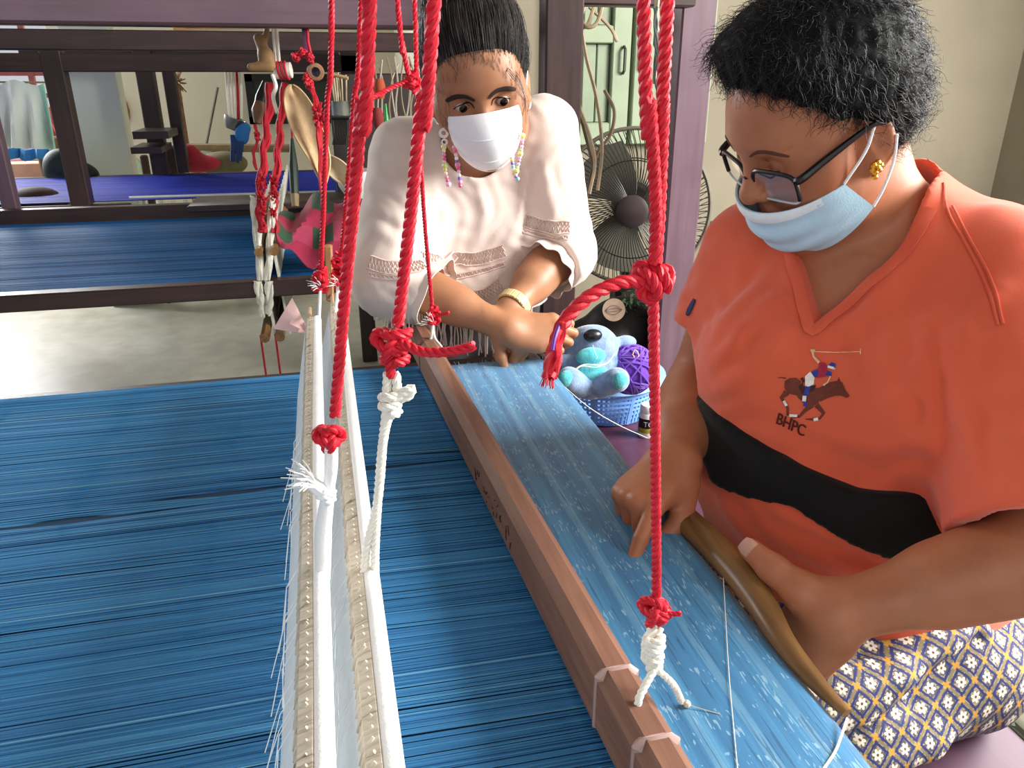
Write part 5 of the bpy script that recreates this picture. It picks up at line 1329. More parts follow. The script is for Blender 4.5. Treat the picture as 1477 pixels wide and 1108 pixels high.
# ------- shirt
M_SHIRT = fabric('shirt_orange', '#d4583c', '#de6445', 6, .8, 700, .18, .25)
def shirt_sdf(folds=None):
    S = SDF(); torso_w(S, .008)
    S.cone(nkW+V3((.005, 0, .0)), nkW*.62+TW(0, -.05, -.09)*.38, .082, .076, .03)
    dL = (elL-shL)/np.linalg.norm(elL-shL); dR = (elR-shR)/np.linalg.norm(elR-shR)
    for sh_, el_, d, ra, rb, t, ri in ((shL, elL, dL, .074, .100, .93, .078), (shR, elR, dR, .068, .072, .56, .058)):
        q = SDF(); q.cone(sh_, el_, ra, rb, .01); c = sh_+(el_-sh_)*t; q.half(c, d); q.cone(c-d*.02, c+d*.05, ri, ri+.006, .002, 'sub')
        S.fn(q.ev, (sh_+el_)/2, .3, .05)
    S.ell(at_w(.0, .065, .925), (.165, .10, .055), RW, .05)
    S.ell(at_w(.12, -.06, .67), (.11, .12, .07), RW, .05)
    for pts, amp, sig in (folds or ()): S.crease(pts, amp, sig)
    S.fn(lambda P: .0016*np.sin(P[:, 0]*70+4*np.sin(P[:, 2]*31))*np.sin(P[:, 2]*46+3*np.sin(P[:, 1]*40)), axW, 9, 0, 'off')
    # V neck and neck hole
    Vp = V3((.515, .742, 1.030))
    def vneck(P):
        q = P-Vp; a = q@lW-.012; b = q[:, 2]; fr = (P-nkW)@fW
        x_, y_ = (1.30*np.abs(a)-b)/1.64, np.abs(a)-.070; return np.maximum(.5*(x_+y_+np.sqrt((x_-y_)**2+.015**2)), -(fr+.02))
    S.fn(vneck, nkW, .3, .004, 'sub')
    S.cone(nkW+V3((0.0, 0.0, .03)), TW(0, -.03, -.05), .070, .078, .006, 'sub')
    # hem
    n = V3((.1, 0, -1)); S.fn(lambda P: -((P-V3((.49, .66, .675)))@V3((-.02, .05, -1))), axW, 9, .003, 'sub')
    return S
lo_s, hi_s = V3((.36, .44, .58)), V3((.98, 1.12, 1.22))
bs = coarse_bvh(shirt_sdf(), lo_s, hi_s, .012)
FO = []
RIDGE = ([(1330, 470), (1335, 560), (1345, 630)], [(1345, 510), (1300, 570), (1270, 640)], [(1110, 430), (1060, 500), (1030, 530)], [(1140, 480), (1080, 540), (1040, 560)],
           [(1180, 490), (1240, 450), (1290, 400)], [(1275, 560), (1300, 610), (1340, 640)], [(1220, 640), (1280, 640), (1340, 632)], [(1330, 250), (1300, 320), (1250, 400)],
           [(1100, 760), (1180, 800), (1260, 830)], [(1400, 480), (1390, 560), (1400, 640)], [(1110, 395), (1070, 440), (1035, 480)], [(1440, 420), (1400, 470), (1370, 540)], [(1060, 690), (1130, 740), (1220, 780)], [(1040, 720), (1100, 790), (1150, 830)])
VALLEY = ([(1318, 480), (1322, 560), (1335, 625)], [(1300, 540), (1280, 600)], [(1095, 470), (1050, 525)], [(1200, 470), (1260, 420)], [(1100, 720), (1200, 790), (1290, 825)], [(1420, 600), (1430, 690)], [(1420, 450), (1385, 510)], [(1350, 480), (1352, 560), (1362, 660)])
for lst, amp, sig in ((RIDGE, .0095, .013), (VALLEY, -.0065, .009)):
    for p_ in lst:
        q_ = picks(bs, p_)
        if len(q_) > 1: FO.append((q_, amp, sig))
shirt = sculpt('shirt', shirt_sdf(FO), lo_s, hi_s, .0042, M_SHIRT, weaver)
bvS = bvh_of(shirt)
# collar band and shoulder seams
def band(px_, w, name, mat=M_SHIRT, lift=.002):
    P = picks(bvS, px_)
    return ribbon_on(bvS, P, w, mat, name, weaver, lift, .005, False) if len(P) > 2 else None
M_SHIRT2 = fabric('shirt_rib', '#cf5439', '#d85f42', 20, .8, 900, .3, .2)
Vp_ = V3((.515, .742, 1.030)); CP = []
for aa, bb in ((-.082, .165), (-.080, .13), (-.074, .10), (-.056, .066), (-.034, .037), (-.014, .010), (0, -.006), (.014, .010), (.034, .037), (.056, .066), (.074, .10), (.080, .13), (.082, .165)):
    h = bvS.ray_cast(Vector(Vp_+lW*(aa+.012)+uW*bb+fW*.15), Vector(-fW))
    if h[0] is not None: CP.append(np.array(h[0]))
ribbon_on(bvS, CP, .0065, M_SHIRT2, 'collar', weaver, .0022, .005, False)
band([(1345, 238), (1365, 300), (1392, 350), (1420, 405), (1440, 470)], .0012, 'shoulder_seam', M_SHIRT2, .0012)
band([(1352, 234), (1373, 298), (1400, 348), (1428, 400), (1447, 468)], .0012, 'shoulder_seam', M_SHIRT2, .0012)
# emblem of a rider on a horse, embroidered on the chest
def emblem(name, polys, col, lift):
    m = MB(); mt = plain('emb_'+col, col, .7, .2, 200, .3, 600)
    for pl in polys:
        # fill each outline with a fine fan of quads dropped on the shirt
        P = np.array(pl, float); c = P.mean(0); n = len(P); V = []
        rings = [1.0, .66, .33]
        for s_ in rings:
            for q in P: V.append(pick(bvS, *(c+(q-c)*s_), lift=lift))
        V.append(pick(bvS, *c, lift=lift))
        if any(v is None for v in V): continue
        F = [(r*n+k, r*n+(k+1) % n, (r+1)*n+(k+1) % n, (r+1)*n+k) for r in range(2) for k in range(n)]+[(2*n+k, 2*n+(k+1) % n, 3*n) for k in range(n)]
        m.add(V, F)
    return m.build(name, mt, weaver, False)
E_ = lambda L: [(1080+x/6.155, 480+y/6.155) for x, y in L]
def stroke(L, w):
    P = np.array(L, float); T = np.gradient(P, axis=0); T /= np.linalg.norm(T, axis=1)[:, None]; N = np.c_[-T[:, 1], T[:, 0]]
    w = np.full(len(P), w) if np.isscalar(w) else np.array(w); out = []
    for i in range(len(P)-1):
        a, b, c, d = P[i]+N[i]*w[i]/2, P[i+1]+N[i+1]*w[i+1]/2, P[i+1]-N[i+1]*w[i+1]/2, P[i]-N[i]*w[i]/2; out.append(E_([a, (a+b)/2, b, c, (c+d)/2, d]))
    return out
horse = [E_([(320, 430), (360, 405), (420, 400), (460, 430), (460, 500), (440, 560), (390, 550), (350, 540), (315, 490)]), E_([(430, 440), (500, 480), (560, 490), (610, 490), (640, 560), (620, 620), (560, 660), (500, 640), (430, 570)]),
         E_([(560, 520), (640, 480), (720, 440), (760, 445), (770, 560), (700, 580), (640, 610), (590, 600)]), E_([(720, 440), (790, 425), (830, 440), (860, 510), (895, 560), (870, 580), (820, 560), (740, 560)]), E_([(785, 430), (800, 395), (815, 435)])]
horse += stroke([(330, 405), (290, 398), (255, 403)], [14, 9, 3])+stroke([(340, 530), (290, 580), (320, 625), (345, 670), (345, 735)], [60, 34, 28, 24, 22])+stroke([(560, 640), (500, 690), (450, 745), (400, 750), (375, 755), (400, 790)], [55, 34, 22, 20, 20, 8])+stroke([(600, 640), (665, 715), (630, 760), (570, 770), (500, 768)], [50, 32, 22, 22, 6])
emblem('emblem_horse', horse, '#6b2f1f', .0009)
emblem('emblem_saddle', [E_([(440, 480), (480, 440), (500, 520), (470, 545)]), E_([(550, 470), (600, 465), (580, 515), (540, 530)])]+stroke([(470, 400), (490, 440)], 26), '#3a1a18', .0014)
emblem('emblem_white', [E_([(500, 385), (545, 345), (585, 400), (575, 460), (530, 480), (500, 470)])]+stroke([(310, 605), (335, 650)], 24)+stroke([(360, 735), (430, 738)], 24)+stroke([(575, 775), (615, 765)], 26)+stroke([(495, 560), (490, 610)], 34)+stroke([(700, 300), (755, 315)], 22), '#e9e4da', .0019)
emblem('emblem_blue', stroke([(530, 470), (505, 560)], 42)+[E_([(490, 610), (520, 615), (515, 660), (480, 650)]), E_([(560, 345), (610, 320), (620, 390), (570, 400)]), E_([(680, 330), (735, 350), (735, 385), (670, 380)]), E_([(710, 285), (735, 262), (770, 275), (772, 310), (740, 305)])], '#2c3a94', .0018)
emblem('emblem_red', [E_([(630, 260), (680, 270), (700, 310), (680, 390), (610, 400), (620, 320)])], '#a4213f', .0021)
emblem('emblem_skin', stroke([(565, 165), (575, 215), (625, 265)], [22, 18, 26])+stroke([(725, 385), (700, 440), (660, 468)], [14, 12, 16])+stroke([(755, 318), (768, 322)], 14)+stroke([(548, 155), (590, 160)], 20), '#d8b48c', .0022)
emblem('emblem_stick', stroke([(585, 168), (780, 175), (990, 168)], 7)+stroke([(993, 140), (990, 190)], 8), '#e8c79c', .0016)
v_, f_ = text_mesh('BHPC', 1.0)
v_ = (v_-v_.min(0)); w_ = v_[:, 0].max(); mt = plain('emb_text', '#54150f', .7)
# bold slanted lettering following the curve of the chest
m = MB(); base0, base1 = V3((1119.5, 611, 0)), V3((1159, 630, 0))
ux = (base1-base0)/w_; vy = V3((4, -15.5, 0))/v_[:, 1].max()
for dx in (-.6, -.3, 0, .3, .6):
    V = [pick(bvS, *(base0+ux*p[0]+vy*p[1]+V3((dx, 0, 0)))[:2], lift=.0012+.0002*dx) for p in v_]
    if all(q is not None for q in V): m.add(V, f_)
if m.v: m.build('emblem_lettering', mt, weaver, False)
ribbon_on(bvS, picks(bvS, [(1003, 432), (992, 455), (982, 480)]) or [shR, shR+V3((0, .01, -.05)), shR+V3((0, .01, -.1))], .005, plain('navy_trim', '#2b2a55', .8), 'sleeve_emblem', weaver, .0015)
# ------- black waist band
S = SDF(); torso_w(S, .019)
def belt_cut(P):
    a = (P-axW)@lW; hi = np.interp(a, [-.2, -.12, -.04, .06, .15, .25], [.905, .905, .885, .868, .878, .89]); lo = np.interp(a, [-.2, -.15, -.11, -.06, 0, .08, .14, .22], [.87, .85, .815, .822, .835, .805, .79, .83])
    return -np.maximum(P[:, 2]-hi, lo-P[:, 2])
S.fn(belt_cut, axW, 9, .004, 'sub')
belt = sculpt('waist_band', S, lo_s, hi_s, .005, fabric('belt_black', '#0b0b0b', '#131212', 10, .8, 300, .3, .1), weaver)
# ------- skirt
def skirt_mat():
    g = NG('skirt_batik'); tc = g.n('ShaderNodeTexCoord'); sx = g.n('ShaderNodeSeparateXYZ'); g.l(tc.outputs['Object'], sx.inputs[0])
    nz = g.noise(g.coord((1, 1, 1)), 14, 2)
    a = g.math('ADD', sx.outputs[0], g.math('MULTIPLY', nz, .012)); b = g.math('ADD', g.math('MULTIPLY', sx.outputs[1], .9), g.math('MULTIPLY', sx.outputs[2], .9))
    p = 1/.036
    u = g.math('MULTIPLY', g.math('ADD', a, g.math('MULTIPLY', b, .75)), p); v = g.math('MULTIPLY', g.math('SUBTRACT', a, g.math('MULTIPLY', b, .75)), p)
    fu = g.math('SUBTRACT', g.math('FRACT', u), .5); fv = g.math('SUBTRACT', g.math('FRACT', v), .5)
    mx = g.math('MAXIMUM', g.math('ABSOLUTE', fu), g.math('ABSOLUTE', fv))
    r2 = g.math('SQRT', g.math('ADD', g.math('MULTIPLY', fu, fu), g.math('MULTIPLY', fv, fv)))
    ang = g.math('ARCTAN2', fv, fu)
    pet = g.math('MULTIPLY_ADD', g.math('ABSOLUTE', g.math('COSINE', g.math('MULTIPLY', ang, 3.0))), .13, .13)
    flower = g.math('LESS_THAN', r2, pet); core = g.math('LESS_THAN', r2, .06)
    ring = g.math('MULTIPLY', g.math('GREATER_THAN', mx, .30), g.math('LESS_THAN', mx, .40))
    lat = g.math('GREATER_THAN', mx, .44); mn = g.math('MINIMUM', g.math('ABSOLUTE', fu), g.math('ABSOLUTE', fv)); node_ = g.math('MULTIPLY', lat, g.math('GREATER_THAN', mn, .32))
    fine = g.noise(g.coord((1, 1, 1)), 260, 2)
    c = g.mix(g.math('GREATER_THAN', fine, .52), '#57505c', '#a8997a')
    c = g.mix(ring, c, '#26306f'); c = g.mix(flower, c, '#efe6d2'); c = g.mix(core, c, '#7a4a32'); c = g.mix(lat, c, '#8a7c5c'); c = g.mix(node_, c, '#d69a3a')
    g.l(c, g.b.inputs['Base Color']); g.set(Roughness=.8); g.bump(fine, .15, .0008); return g.m
S = SDF()
S.ell(at_w(.02, -.01, .61), (.20, .185, .115), RW, .04)
S.cone(hipL+V3((0, -.01, .0)), knL+V3((0, 0, 0)), .112, .085, .05); S.cone(hipR, knR, .105, .085, .05)
S.cone(hipL+V3((0, .09, .03)), V3((.32, .74, .59)), .08, .06, .06)
S.cone(knL, V3((.36, .62, .2)), .085, .10, .06); S.cone(knR, V3((.34, .88, .2)), .085, .10, .06); S.cone(V3((.32, .74, .55)), V3((.36, .75, .2)), .06, .10, .06)
for p_ in ([(.72, .60, .68), (.60, .575, .655), (.45, .57, .63)], [(.76, .585, .62), (.64, .55, .57), (.5, .53, .56)], [(.70, .64, .69), (.58, .64, .66)]): S.fold([V3(q) for q in p_], .010, .03, 'add')
for p_ in ([(.71, .585, .675), (.61, .555, .63), (.50, .55, .60)], [(.66, .62, .70), (.56, .61, .665)]): S.fold([V3(q) for q in p_], .006, .02, 'sub')
S.fn(lambda P: .003*np.sin(P[:, 0]*34+P[:, 2]*22+3*np.sin(P[:, 1]*20)), axW, 9, 0, 'off')
S.half((0, 0, .16), (0, 0, -1)); S.half((0, 0, .715), (-.1, 0, 1)); S.half((0, 0, .503), (0, 0, -1)) if 0 else None
def benchcut(P): return np.maximum(np.maximum(P[:, 2]-.5025, .50-P[:, 0]), P[:, 0]-1.2)
S.fn(benchcut, (.75, .8, .3), 9, .01, 'sub')
skirt = sculpt('skirt', S, (.16, .42, .12), (1.0, 1.12, .74), .006, skirt_mat(), weaver)
# ------- face: mask, glasses, earring, brows, hair
M_MASKB = plain('mask_blue', '#bddff0', .8, .06, 30, .25, 500, .2)
M_MASKW = plain('mask_white', '#e8f1f5', .8, .03, 30, .2, 500, .2)
prof = [(.113, -.046), (.112, -.062), (.108, -.085), (.094, -.112), (.068, -.128)]
G = mask_grid(TW, prof, ((.075, .040, -.034), (.078, .014, -.078)), pleat=.0019, npl=3.2)
mask = MB().sheet(G, .0022).build('face_mask', M_MASKB, weaver)
Gb = [[p+RhW[:, 1]*.0016 for p in row[1:-1]] for row in G[0:4]]
MB().sheet(Gb, .001).build('mask_top_band', M_MASKW, mask)
for sd in (-1, 1):
    lp = MB(); lp.tube(catmull([TW(sd*.075, .040, -.034), TW(sd*.083, .014, -.008), TW(sd*.081, -.004, .012), TW(sd*.079, -.022, .02)], 6), .0016, 6)
    lp.tube(catmull([TW(sd*.078, .014, -.078), TW(sd*.082, .0, -.06), TW(sd*.083, -.016, -.036), TW(sd*.084, -.024, -.01)], 6), .0016, 6)
    lp.build('ear_loop', M_WHITECORD, mask)
gl = MB(); M_GF = plain('glasses_black', '#0d0d10', .3, .05, 10, 0, 0, .5); M_GC = plain('glasses_clear', '#b9c2cc', .2, .05, 10, 0, 0, .6)
lensg = NG('lens'); tr = lensg.n('ShaderNodeBsdfTransparent'); gs = lensg.n('ShaderNodeBsdfGlossy', i_Roughness=.03); mx_ = lensg.n('ShaderNodeMixShader'); mx_.inputs[0].default_value = .16
lensg.l(tr.outputs[0], mx_.inputs[1]); lensg.l(gs.outputs[0], mx_.inputs[2]); lensg.l(mx_.outputs[0], lensg.t.nodes['Material Output'].inputs['Surface'])
def lens_pts(sd, s_=1.0, n=32):
    out = []
    for k in range(n):
        a = 2*math.pi*k/n; ca, sa = math.cos(a), math.sin(a); ex = 2/4.6
        x = .0300*s_*math.copysign(abs(ca)**ex, ca); z = .0180*s_*math.copysign(abs(sa)**ex, sa)
        out.append(TW(sd*.0375+x, .101-.012*((sd*x+.030)/.060)-.001, -.016+z-.15*0))
    return out
rim_top = MB(); rim_bot = MB(); lens = MB()
for sd in (-1, 1):
    P = lens_pts(sd); n = len(P)
    top = [P[k % n] for k in range(-2, n//2+3)]; rim_top.tube(top, .0025, 8); bot = [P[k % n] for k in range(n//2+1, n+1)]; rim_bot.tube(bot, .0013, 6)
    Q = lens_pts(sd, .97); c = sum(Q)/n; lens.add(Q+[c], [(k, (k+1) % n, n) for k in range(n)])
    hx = sd*.0675
    rim_top.tube(catmull([TW(hx, .0885, -.004), TW(sd*.0735, .082, -.001), TW(sd*.077, .05, .006), TW(sd*.0805, .0, .013), TW(sd*.08, -.02, .004)], 5), [.0042, .0046, .0040, .003, .0024], 8)
rim_top.tube(catmull([TW(-.0085, .1, -.011), TW(0, .105, -.008), TW(.0085, .1, -.011)], 4), .0018, 6)
gf = rim_top.build('glasses_frame', M_GF, weaver); rim_bot.build('lower_rim', M_GC, gf); lens.build('lens', lensg.m, gf, False)
e0 = TW(-.079, .004, -.034); m = MB()
for k in range(6):
    a = k*math.pi/3; m.ball(e0+RhW@np.array([-.002, .005*math.cos(a), .005*math.sin(a)]), .0036, 8)
m.ball(e0+RhW@np.array([-.004, 0, 0]), .0036, 8).ball(e0+RhW@np.array([-.001, .003, -.010]), .0035, 8)
m.build('earring', plain('gold', '#d8a13a', .25, .1, 20, 0, 0, .5, 1.0), weaver)
M_HAIR = hair_mat('hair_black', '#060607', '#0e0e10', .7, .15)
for sd in (-1, 1):
    pts = [onto(bvW, TW(sd*x, y, z)) for x, y, z in ((.014, .1, .020), (.028, .098, .027), (.042, .09, .026), (.052, .078, .018))]
    ribbon_on(bvW, pts, .0024, plain('brow_soft', '#5a3626', .8), 'eyebrow', weaver, .0006)
    pts = [onto(bvW, TW(sd*x, y, z)) for x, y, z in ((.018, .1, -.004), (.027, .1, -.0075), (.036, .1, -.0075), (.044, .095, -.003))]
    ribbon_on(bvW, pts, .0009, M_HAIR, 'eyelashes', weaver, .0006)
def zcut_w(q):
    y = q[:, 1]; ax_ = np.abs(q[:, 0])
    z = np.interp(y, [-.2, -.10, -.06, -.022, -.012, .012, .03, .06, .085, .2], [-.075, -.075, -.065, -.055, .0, .024, .036, .068, .094, .096])
    return z+.004*np.sin(q[:, 0]*240+y*120)
def hair_w():
    S = SDF(); S.ell(TW(0, -.010, .060), (.090, .102, .098), RhW, .02); S.ell(TW(0, -.04, .012), (.083, .070, .080), RhW, .03); S.ell(TW(0, .048, .10), (.072, .046, .038), RhW, .03)
    S.fn(lambda P: .0035*np.sin(P[:, 0]*130+5*np.sin(P[:, 2]*60))*np.sin(P[:, 1]*110+4*np.sin(P[:, 0]*70))*np.cos(P[:, 2]*120), oW, 9, 0, 'off')
    def f(P):
        q = (P-oW)@RhW; return (q[:, 2]-zcut_w(q))*.75
    S.fn(f, oW, 1, .012, 'sub')
    Hd = SDF(); head_sdf(Hd, oW, RhW, 1.0, 1.04, 'closed'); Hd.p = Hd.p[:3]
    def g(P):
        q = (P-oW)@RhW; return .003+.75*np.maximum(0, q[:, 2]-zcut_w(q)+.004)-Hd.ev(P)
    S.fn(g, oW, 1, .004, 'sub'); return S
hairW = sculpt('hair', hair_w(), oW-.2, oW+.2, .0032, M_HAIR, weaver)
bvH = bvh_of(hairW)
M_STR = hair_mat('hair_strand', '#080809', '#1c1c1f', .5, .4)
hv = np.array([v.co for v in hairW.data.vertices]); hn = np.array([v.normal for v in hairW.data.vertices])
def curl(i):
    k = rng.randrange(len(hv)); p, n = hv[k], hn[k]; q = (p-oW)@RhW
    if q[2]-zcut_w(q[None])[0] < .014 and rng.random() < .6: return None
    flow = -(RhW[:, 2]*.8)+RhW[:, 1]*(-.5 if q[1] < 0 else .45)+nrng.normal(0, .55, 3); t = flow-n*(flow@n); t /= np.linalg.norm(t); b = np.cross(n, t)
    L = rng.uniform(.018, .042); s_ = np.linspace(0, 1, 11); fz = rng.uniform(.0005, .005) if rng.random() < .94 else rng.uniform(.005, .014)
    w = rng.uniform(.0022, .005); ph = rng.uniform(0, 6.28); fr = rng.uniform(7, 13)
    return p-n*.002+t*(L*s_)[:, None]+n*(fz*np.sin(s_*1.9))[:, None]+b*(w*np.sin(s_*fr+ph)*s_)[:, None]+n*(w*np.cos(s_*fr+ph)*s_*.7)[:, None]
strands('hair_strands', M_STR, hairW, 8000, curl, .00036)

def hairline(o_, R_h, zf, bv, hp, yr, up, L0, n, mat, name, T):
    """short hairs growing across the hair edge so that it is not a hard line"""
    def one(i):
        x = rng.uniform(-.07, .07); y = rng.uniform(*yr); z = zf(x, y)-rng.uniform(-.003, .0025)
        p = np.array(bv.find_nearest(Vector(T(x, y, z)))[0]); h = bv.find_nearest(Vector(p)); nn = np.array(h[1]); d = R_h@np.array([-x*2.0+rng.gauss(0, .3), rng.gauss(0, .15)+up[0], up[1]+rng.gauss(0, .1)]); d -= nn*(d@nn); d /= np.linalg.norm(d)+1e-9
        L = L0*rng.uniform(.5, 1.2); out = []
        for s_ in np.linspace(0, 1, 6):
            q = p+d*L*s_; h = hp.find_nearest(Vector(q)) if s_ > .45 else bv.find_nearest(Vector(q)); out.append(np.array(h[0])+np.array(h[1])*.0008*(1+s_))
        return np.array(out)
    return strands('baby_hairs', mat, name, n, one, .00022)
# ------------------------------------------------------------------ the standing woman
RhS = head_frame(172.6, -18.4, 9.3); oS = V3((.278, 1.405, 1.280))
SKS = skin_mat('skin_standing', '#98684a', '#a87656', '')
woman = thing('person', (.29, 1.72, 0), 'standing person in a cream fringed blouse and white mask leaning over the loom', 'person')
sR, sL = V3((.155, 1.545, 1.160)), V3((.428, 1.500, 1.200))
eR, wR = V3((.115, 1.435, .945)), ad(731, 474, 1.405)
eL, wL = V3((.452, 1.475, .965)), ad(736, 446, 1.435)
nkS = V3((.288, 1.515, 1.165))
uS = V3((-.02, -.42, .90)); uS /= np.linalg.norm(uS); RS = rotm((-.15, -.88, -.42), uS); fS = RS[:, 1]; rS = RS[:, 0]
axS = lambda t: V3((.30, 1.74, .80))*(1-t)+nkS*t
def ps(a, b, t): return axS(t)+rS*a+fS*b
def torso_s(S, o, k=.04):
    S.ell(ps(0, 0, .66), (.150+o, .095+o, .16+o), RS, k)
    S.cone(sR+V3((.02, 0, -.01)), sL+V3((-.02, 0, -.01)), .05+o, .05+o, k)
    S.cone(nkS, ps(0, -.02, .85), .052+o, .07+o, k)
    for s_ in (-1, 1): S.ball(ps(s_*.068, .065, .66), .068+o, k)
    S.ell(ps(0, .01, .32), (.145+o, .11+o, .14+o), RS, k)
    S.ell(V3((.30, 1.74, .80)), (.165+o, .125+o, .13+o), np.eye(3), k)
B = SDF(); torso_s(B, -.006)
TS = head_sdf(B, oS, RhS, 1.03, 1.05, 'open')
B.chain([TS(0, -.03, -.05), TS(0, -.03, -.10), nkS], [.048, .048, .056], .03)
B.chain([sR, eR, wR], [.046, .038, .0255], .03); B.chain([sL, eL, wL], [.046, .038, .0255], .03)
B.cone(eR+(wR-eR)*.15, eR+(wR-eR)*.55, .041, .034, .03); B.cone(eL+(wL-eL)*.15, eL+(wL-eL)*.55, .041, .034, .03)
yRs = V3((.95, -.10, -.10))
_, _, tS1, _ = hand_sdf(B, wR, yRs, V3((-.1, -.66, .75)), -1, [(.45, 1.5, .9), (.5, 1.55, .9), (.55, 1.55, .9), (.6, 1.5, .9)], 1.0,
                        thumb=[(.024, .026, -.012), (.034, .055, -.022), (.03, .082, -.034), (.022, .10, -.042)], spread=.05)
yLs = V3((.25, -.35, -.85))
_, _, tS2, _ = hand_sdf(B, wL, yLs, V3((.55, -.65, .25)), 1, [(.9, 1.2, .7), (.9, 1.2, .7), (.9, 1.2, .7), (.9, 1.2, .7)], .9, spread=.05)
for a, kx in ((.22, .21), (.38, .39)):
    B.chain([V3((a, 1.75, .80)), V3((kx, 1.72, .45)), V3((kx, 1.78, .09))], [.088, .058, .036], .04); B.cone(V3((kx, 1.78, .04)), V3((kx-.02, 1.63, .028)), .035, .025, .03)
def paint_s(V):
    c = np.ones((len(V), 3)); q = (V-oS)@RhS
    w = np.exp(-(((np.abs(q[:, 0])-.033)/.02)**2+((q[:, 2]-.004)/.010)**2))*(q[:, 1] > .06); c *= 1-w[:, None]*np.array([.12, .2, .2]); return c
cH = (V3(wR)+V3((.045, -.01, -.01)))
bodyS = sculpt('body', B, (-.02, 1.15, 0.0), (.62, 1.92, 1.44), .006, SKS, woman, [(oS-.145, oS+.145, .0024), (cH-V3((.09, .07, .085)), cH+V3((.09, .08, .085)), .0017)], paint_s)
bvB = bvh_of(bodyS)
# eyes
M_EYE = plain('eye_white', '#b5a698', .2, .03, 10, 0, 0, .5); M_IRIS = plain('iris', '#170d09', .12, .1, 10, 0, 0, .6)
for sd in (-1, 1):
    c = TS(sd*.0315, .0765, .001); MBe = MB().ball(c, .0123, 16); e = MBe.build('eye', M_EYE, woman)
    gaze = RhS@V3((-.17, .95, -.22)); gaze /= np.linalg.norm(gaze); Rg = rotm(np.cross(gaze, (0, 0, 1)), gaze)
    MB().lathe([(0, .0129), (.0035, .0127), (.0068, .0110), (.007, .0105), (0, .009)], 20, c, Rg).build('iris', M_IRIS, e)
    pts = [onto(bvB, TS(sd*x, y, z)) for x, y, z in ((.013, .105, .0125), (.027, .105, .0165), (.042, .095, .0185), (.056, .08, .012))]
    ribbon_on(bvB, pts, .0052, plain('brow_dark', '#2a1a13', .8), 'eyebrow', woman, .0008)
    pts = [onto(bvB, TS(sd*x, y, z)) for x, y, z in ((.0185, .1, .0), (.026, .1, .0036), (.036, .1, .0038), (.0455, .09, .0))]
    ribbon_on(bvB, pts, .0010, M_HAIR, 'eyelashes', woman, .001)
# ------- blouse
M_BL = fabric('blouse_cream', '#d3c2b8', '#ddcdc3', 7, .85, 380, .35, .2)
M_LACE = plain('lace_thread', '#d3bcb2', .9, .1, 60, .2, 400, .1)
def blouse_sdf(folds=None):
    S = SDF(); torso_s(S, .012)
    S.ell(V3((.283, 1.555, .955)), (.158, .105, .20), None, .05); S.ell(V3((.283, 1.545, .84)), (.165, .115, .10), None, .04)
    for s_, e_, w_, r_, t, ri in ((sR, eR, wR, (.062, .080, .064), .34, .052), (sL, eL, wL, (.060, .072, .060), .20, .046)):
        q = SDF(); d = (w_-e_)/np.linalg.norm(w_-e_); c = e_+(w_-e_)*t
        q.cone(s_, e_, r_[0], r_[1], .01); q.cone(e_, e_+(w_-e_)*(t+.04), r_[1], r_[2], .02)
        def f(P, c=c, d=d):
            u_ = P-c; tt = u_@d; return np.maximum(-tt, np.linalg.norm(u_-tt[:, None]*d, axis=1)-.13)
        q.fn(f, c+d*.1, .25, .003, 'sub'); q.cone(c-d*.03, c+d*.05, ri, ri+.004, .002, 'sub'); S.fn(q.ev, (s_+w_)/2, .3, .035)
    for pts, amp, sig in (folds or ()): S.crease(pts, amp, sig)
    S.fn(lambda P: .0014*np.sin(P[:, 0]*90+4*np.sin(P[:, 2]*40))*np.sin(P[:, 2]*52+3*np.sin(P[:, 0]*50)), nkS, 9, 0, 'off')
    S.cone(nkS+V3((-.004, -.03, .012)), TS(0, -.03, -.06), .064, .07, .006, 'sub')
    S.half((0, 0, .855), (0, 0, -1)); return S
loB, hiB = V3((-.03, 1.24, .76)), V3((.62, 1.9, 1.27))
b0_ = coarse_bvh(blouse_sdf(), loB, hiB, .012); FB = []
def foldb(px_, r=.009, k=.026, op='add', sink=.004):
    pts = picks(b0_, px_)
    if len(pts) > 1: FB.append((pts, .0055 if op == 'add' else -.0045, .010 if op == 'add' else .008))
for p_ in ([(540, 250), (570, 270), (600, 280)], [(535, 290), (560, 310), (590, 320)], [(535, 325), (565, 345), (600, 350)], [(760, 250), (750, 300), (735, 350)], [(785, 240), (790, 280), (800, 310)], [(620, 260), (640, 310), (645, 350)],
           [(690, 270), (700, 310), (690, 350)], [(560, 395), (600, 410), (630, 400)], [(575, 420), (610, 425), (640, 405)], [(740, 330), (770, 345), (790, 370)], [(735, 350), (755, 365), (770, 385)]): foldb(p_)
for p_ in ([(540, 270), (575, 292)], [(538, 308), (575, 330)], [(752, 262), (742, 320)], [(775, 235), (760, 300), (748, 360)], [(565, 410), (620, 415)]): foldb(p_, .006, .011, 'sub')
blouse = sculpt('blouse', blouse_sdf(FB), loB, hiB, .0048, M_BL, woman); bvL = bvh_of(blouse)
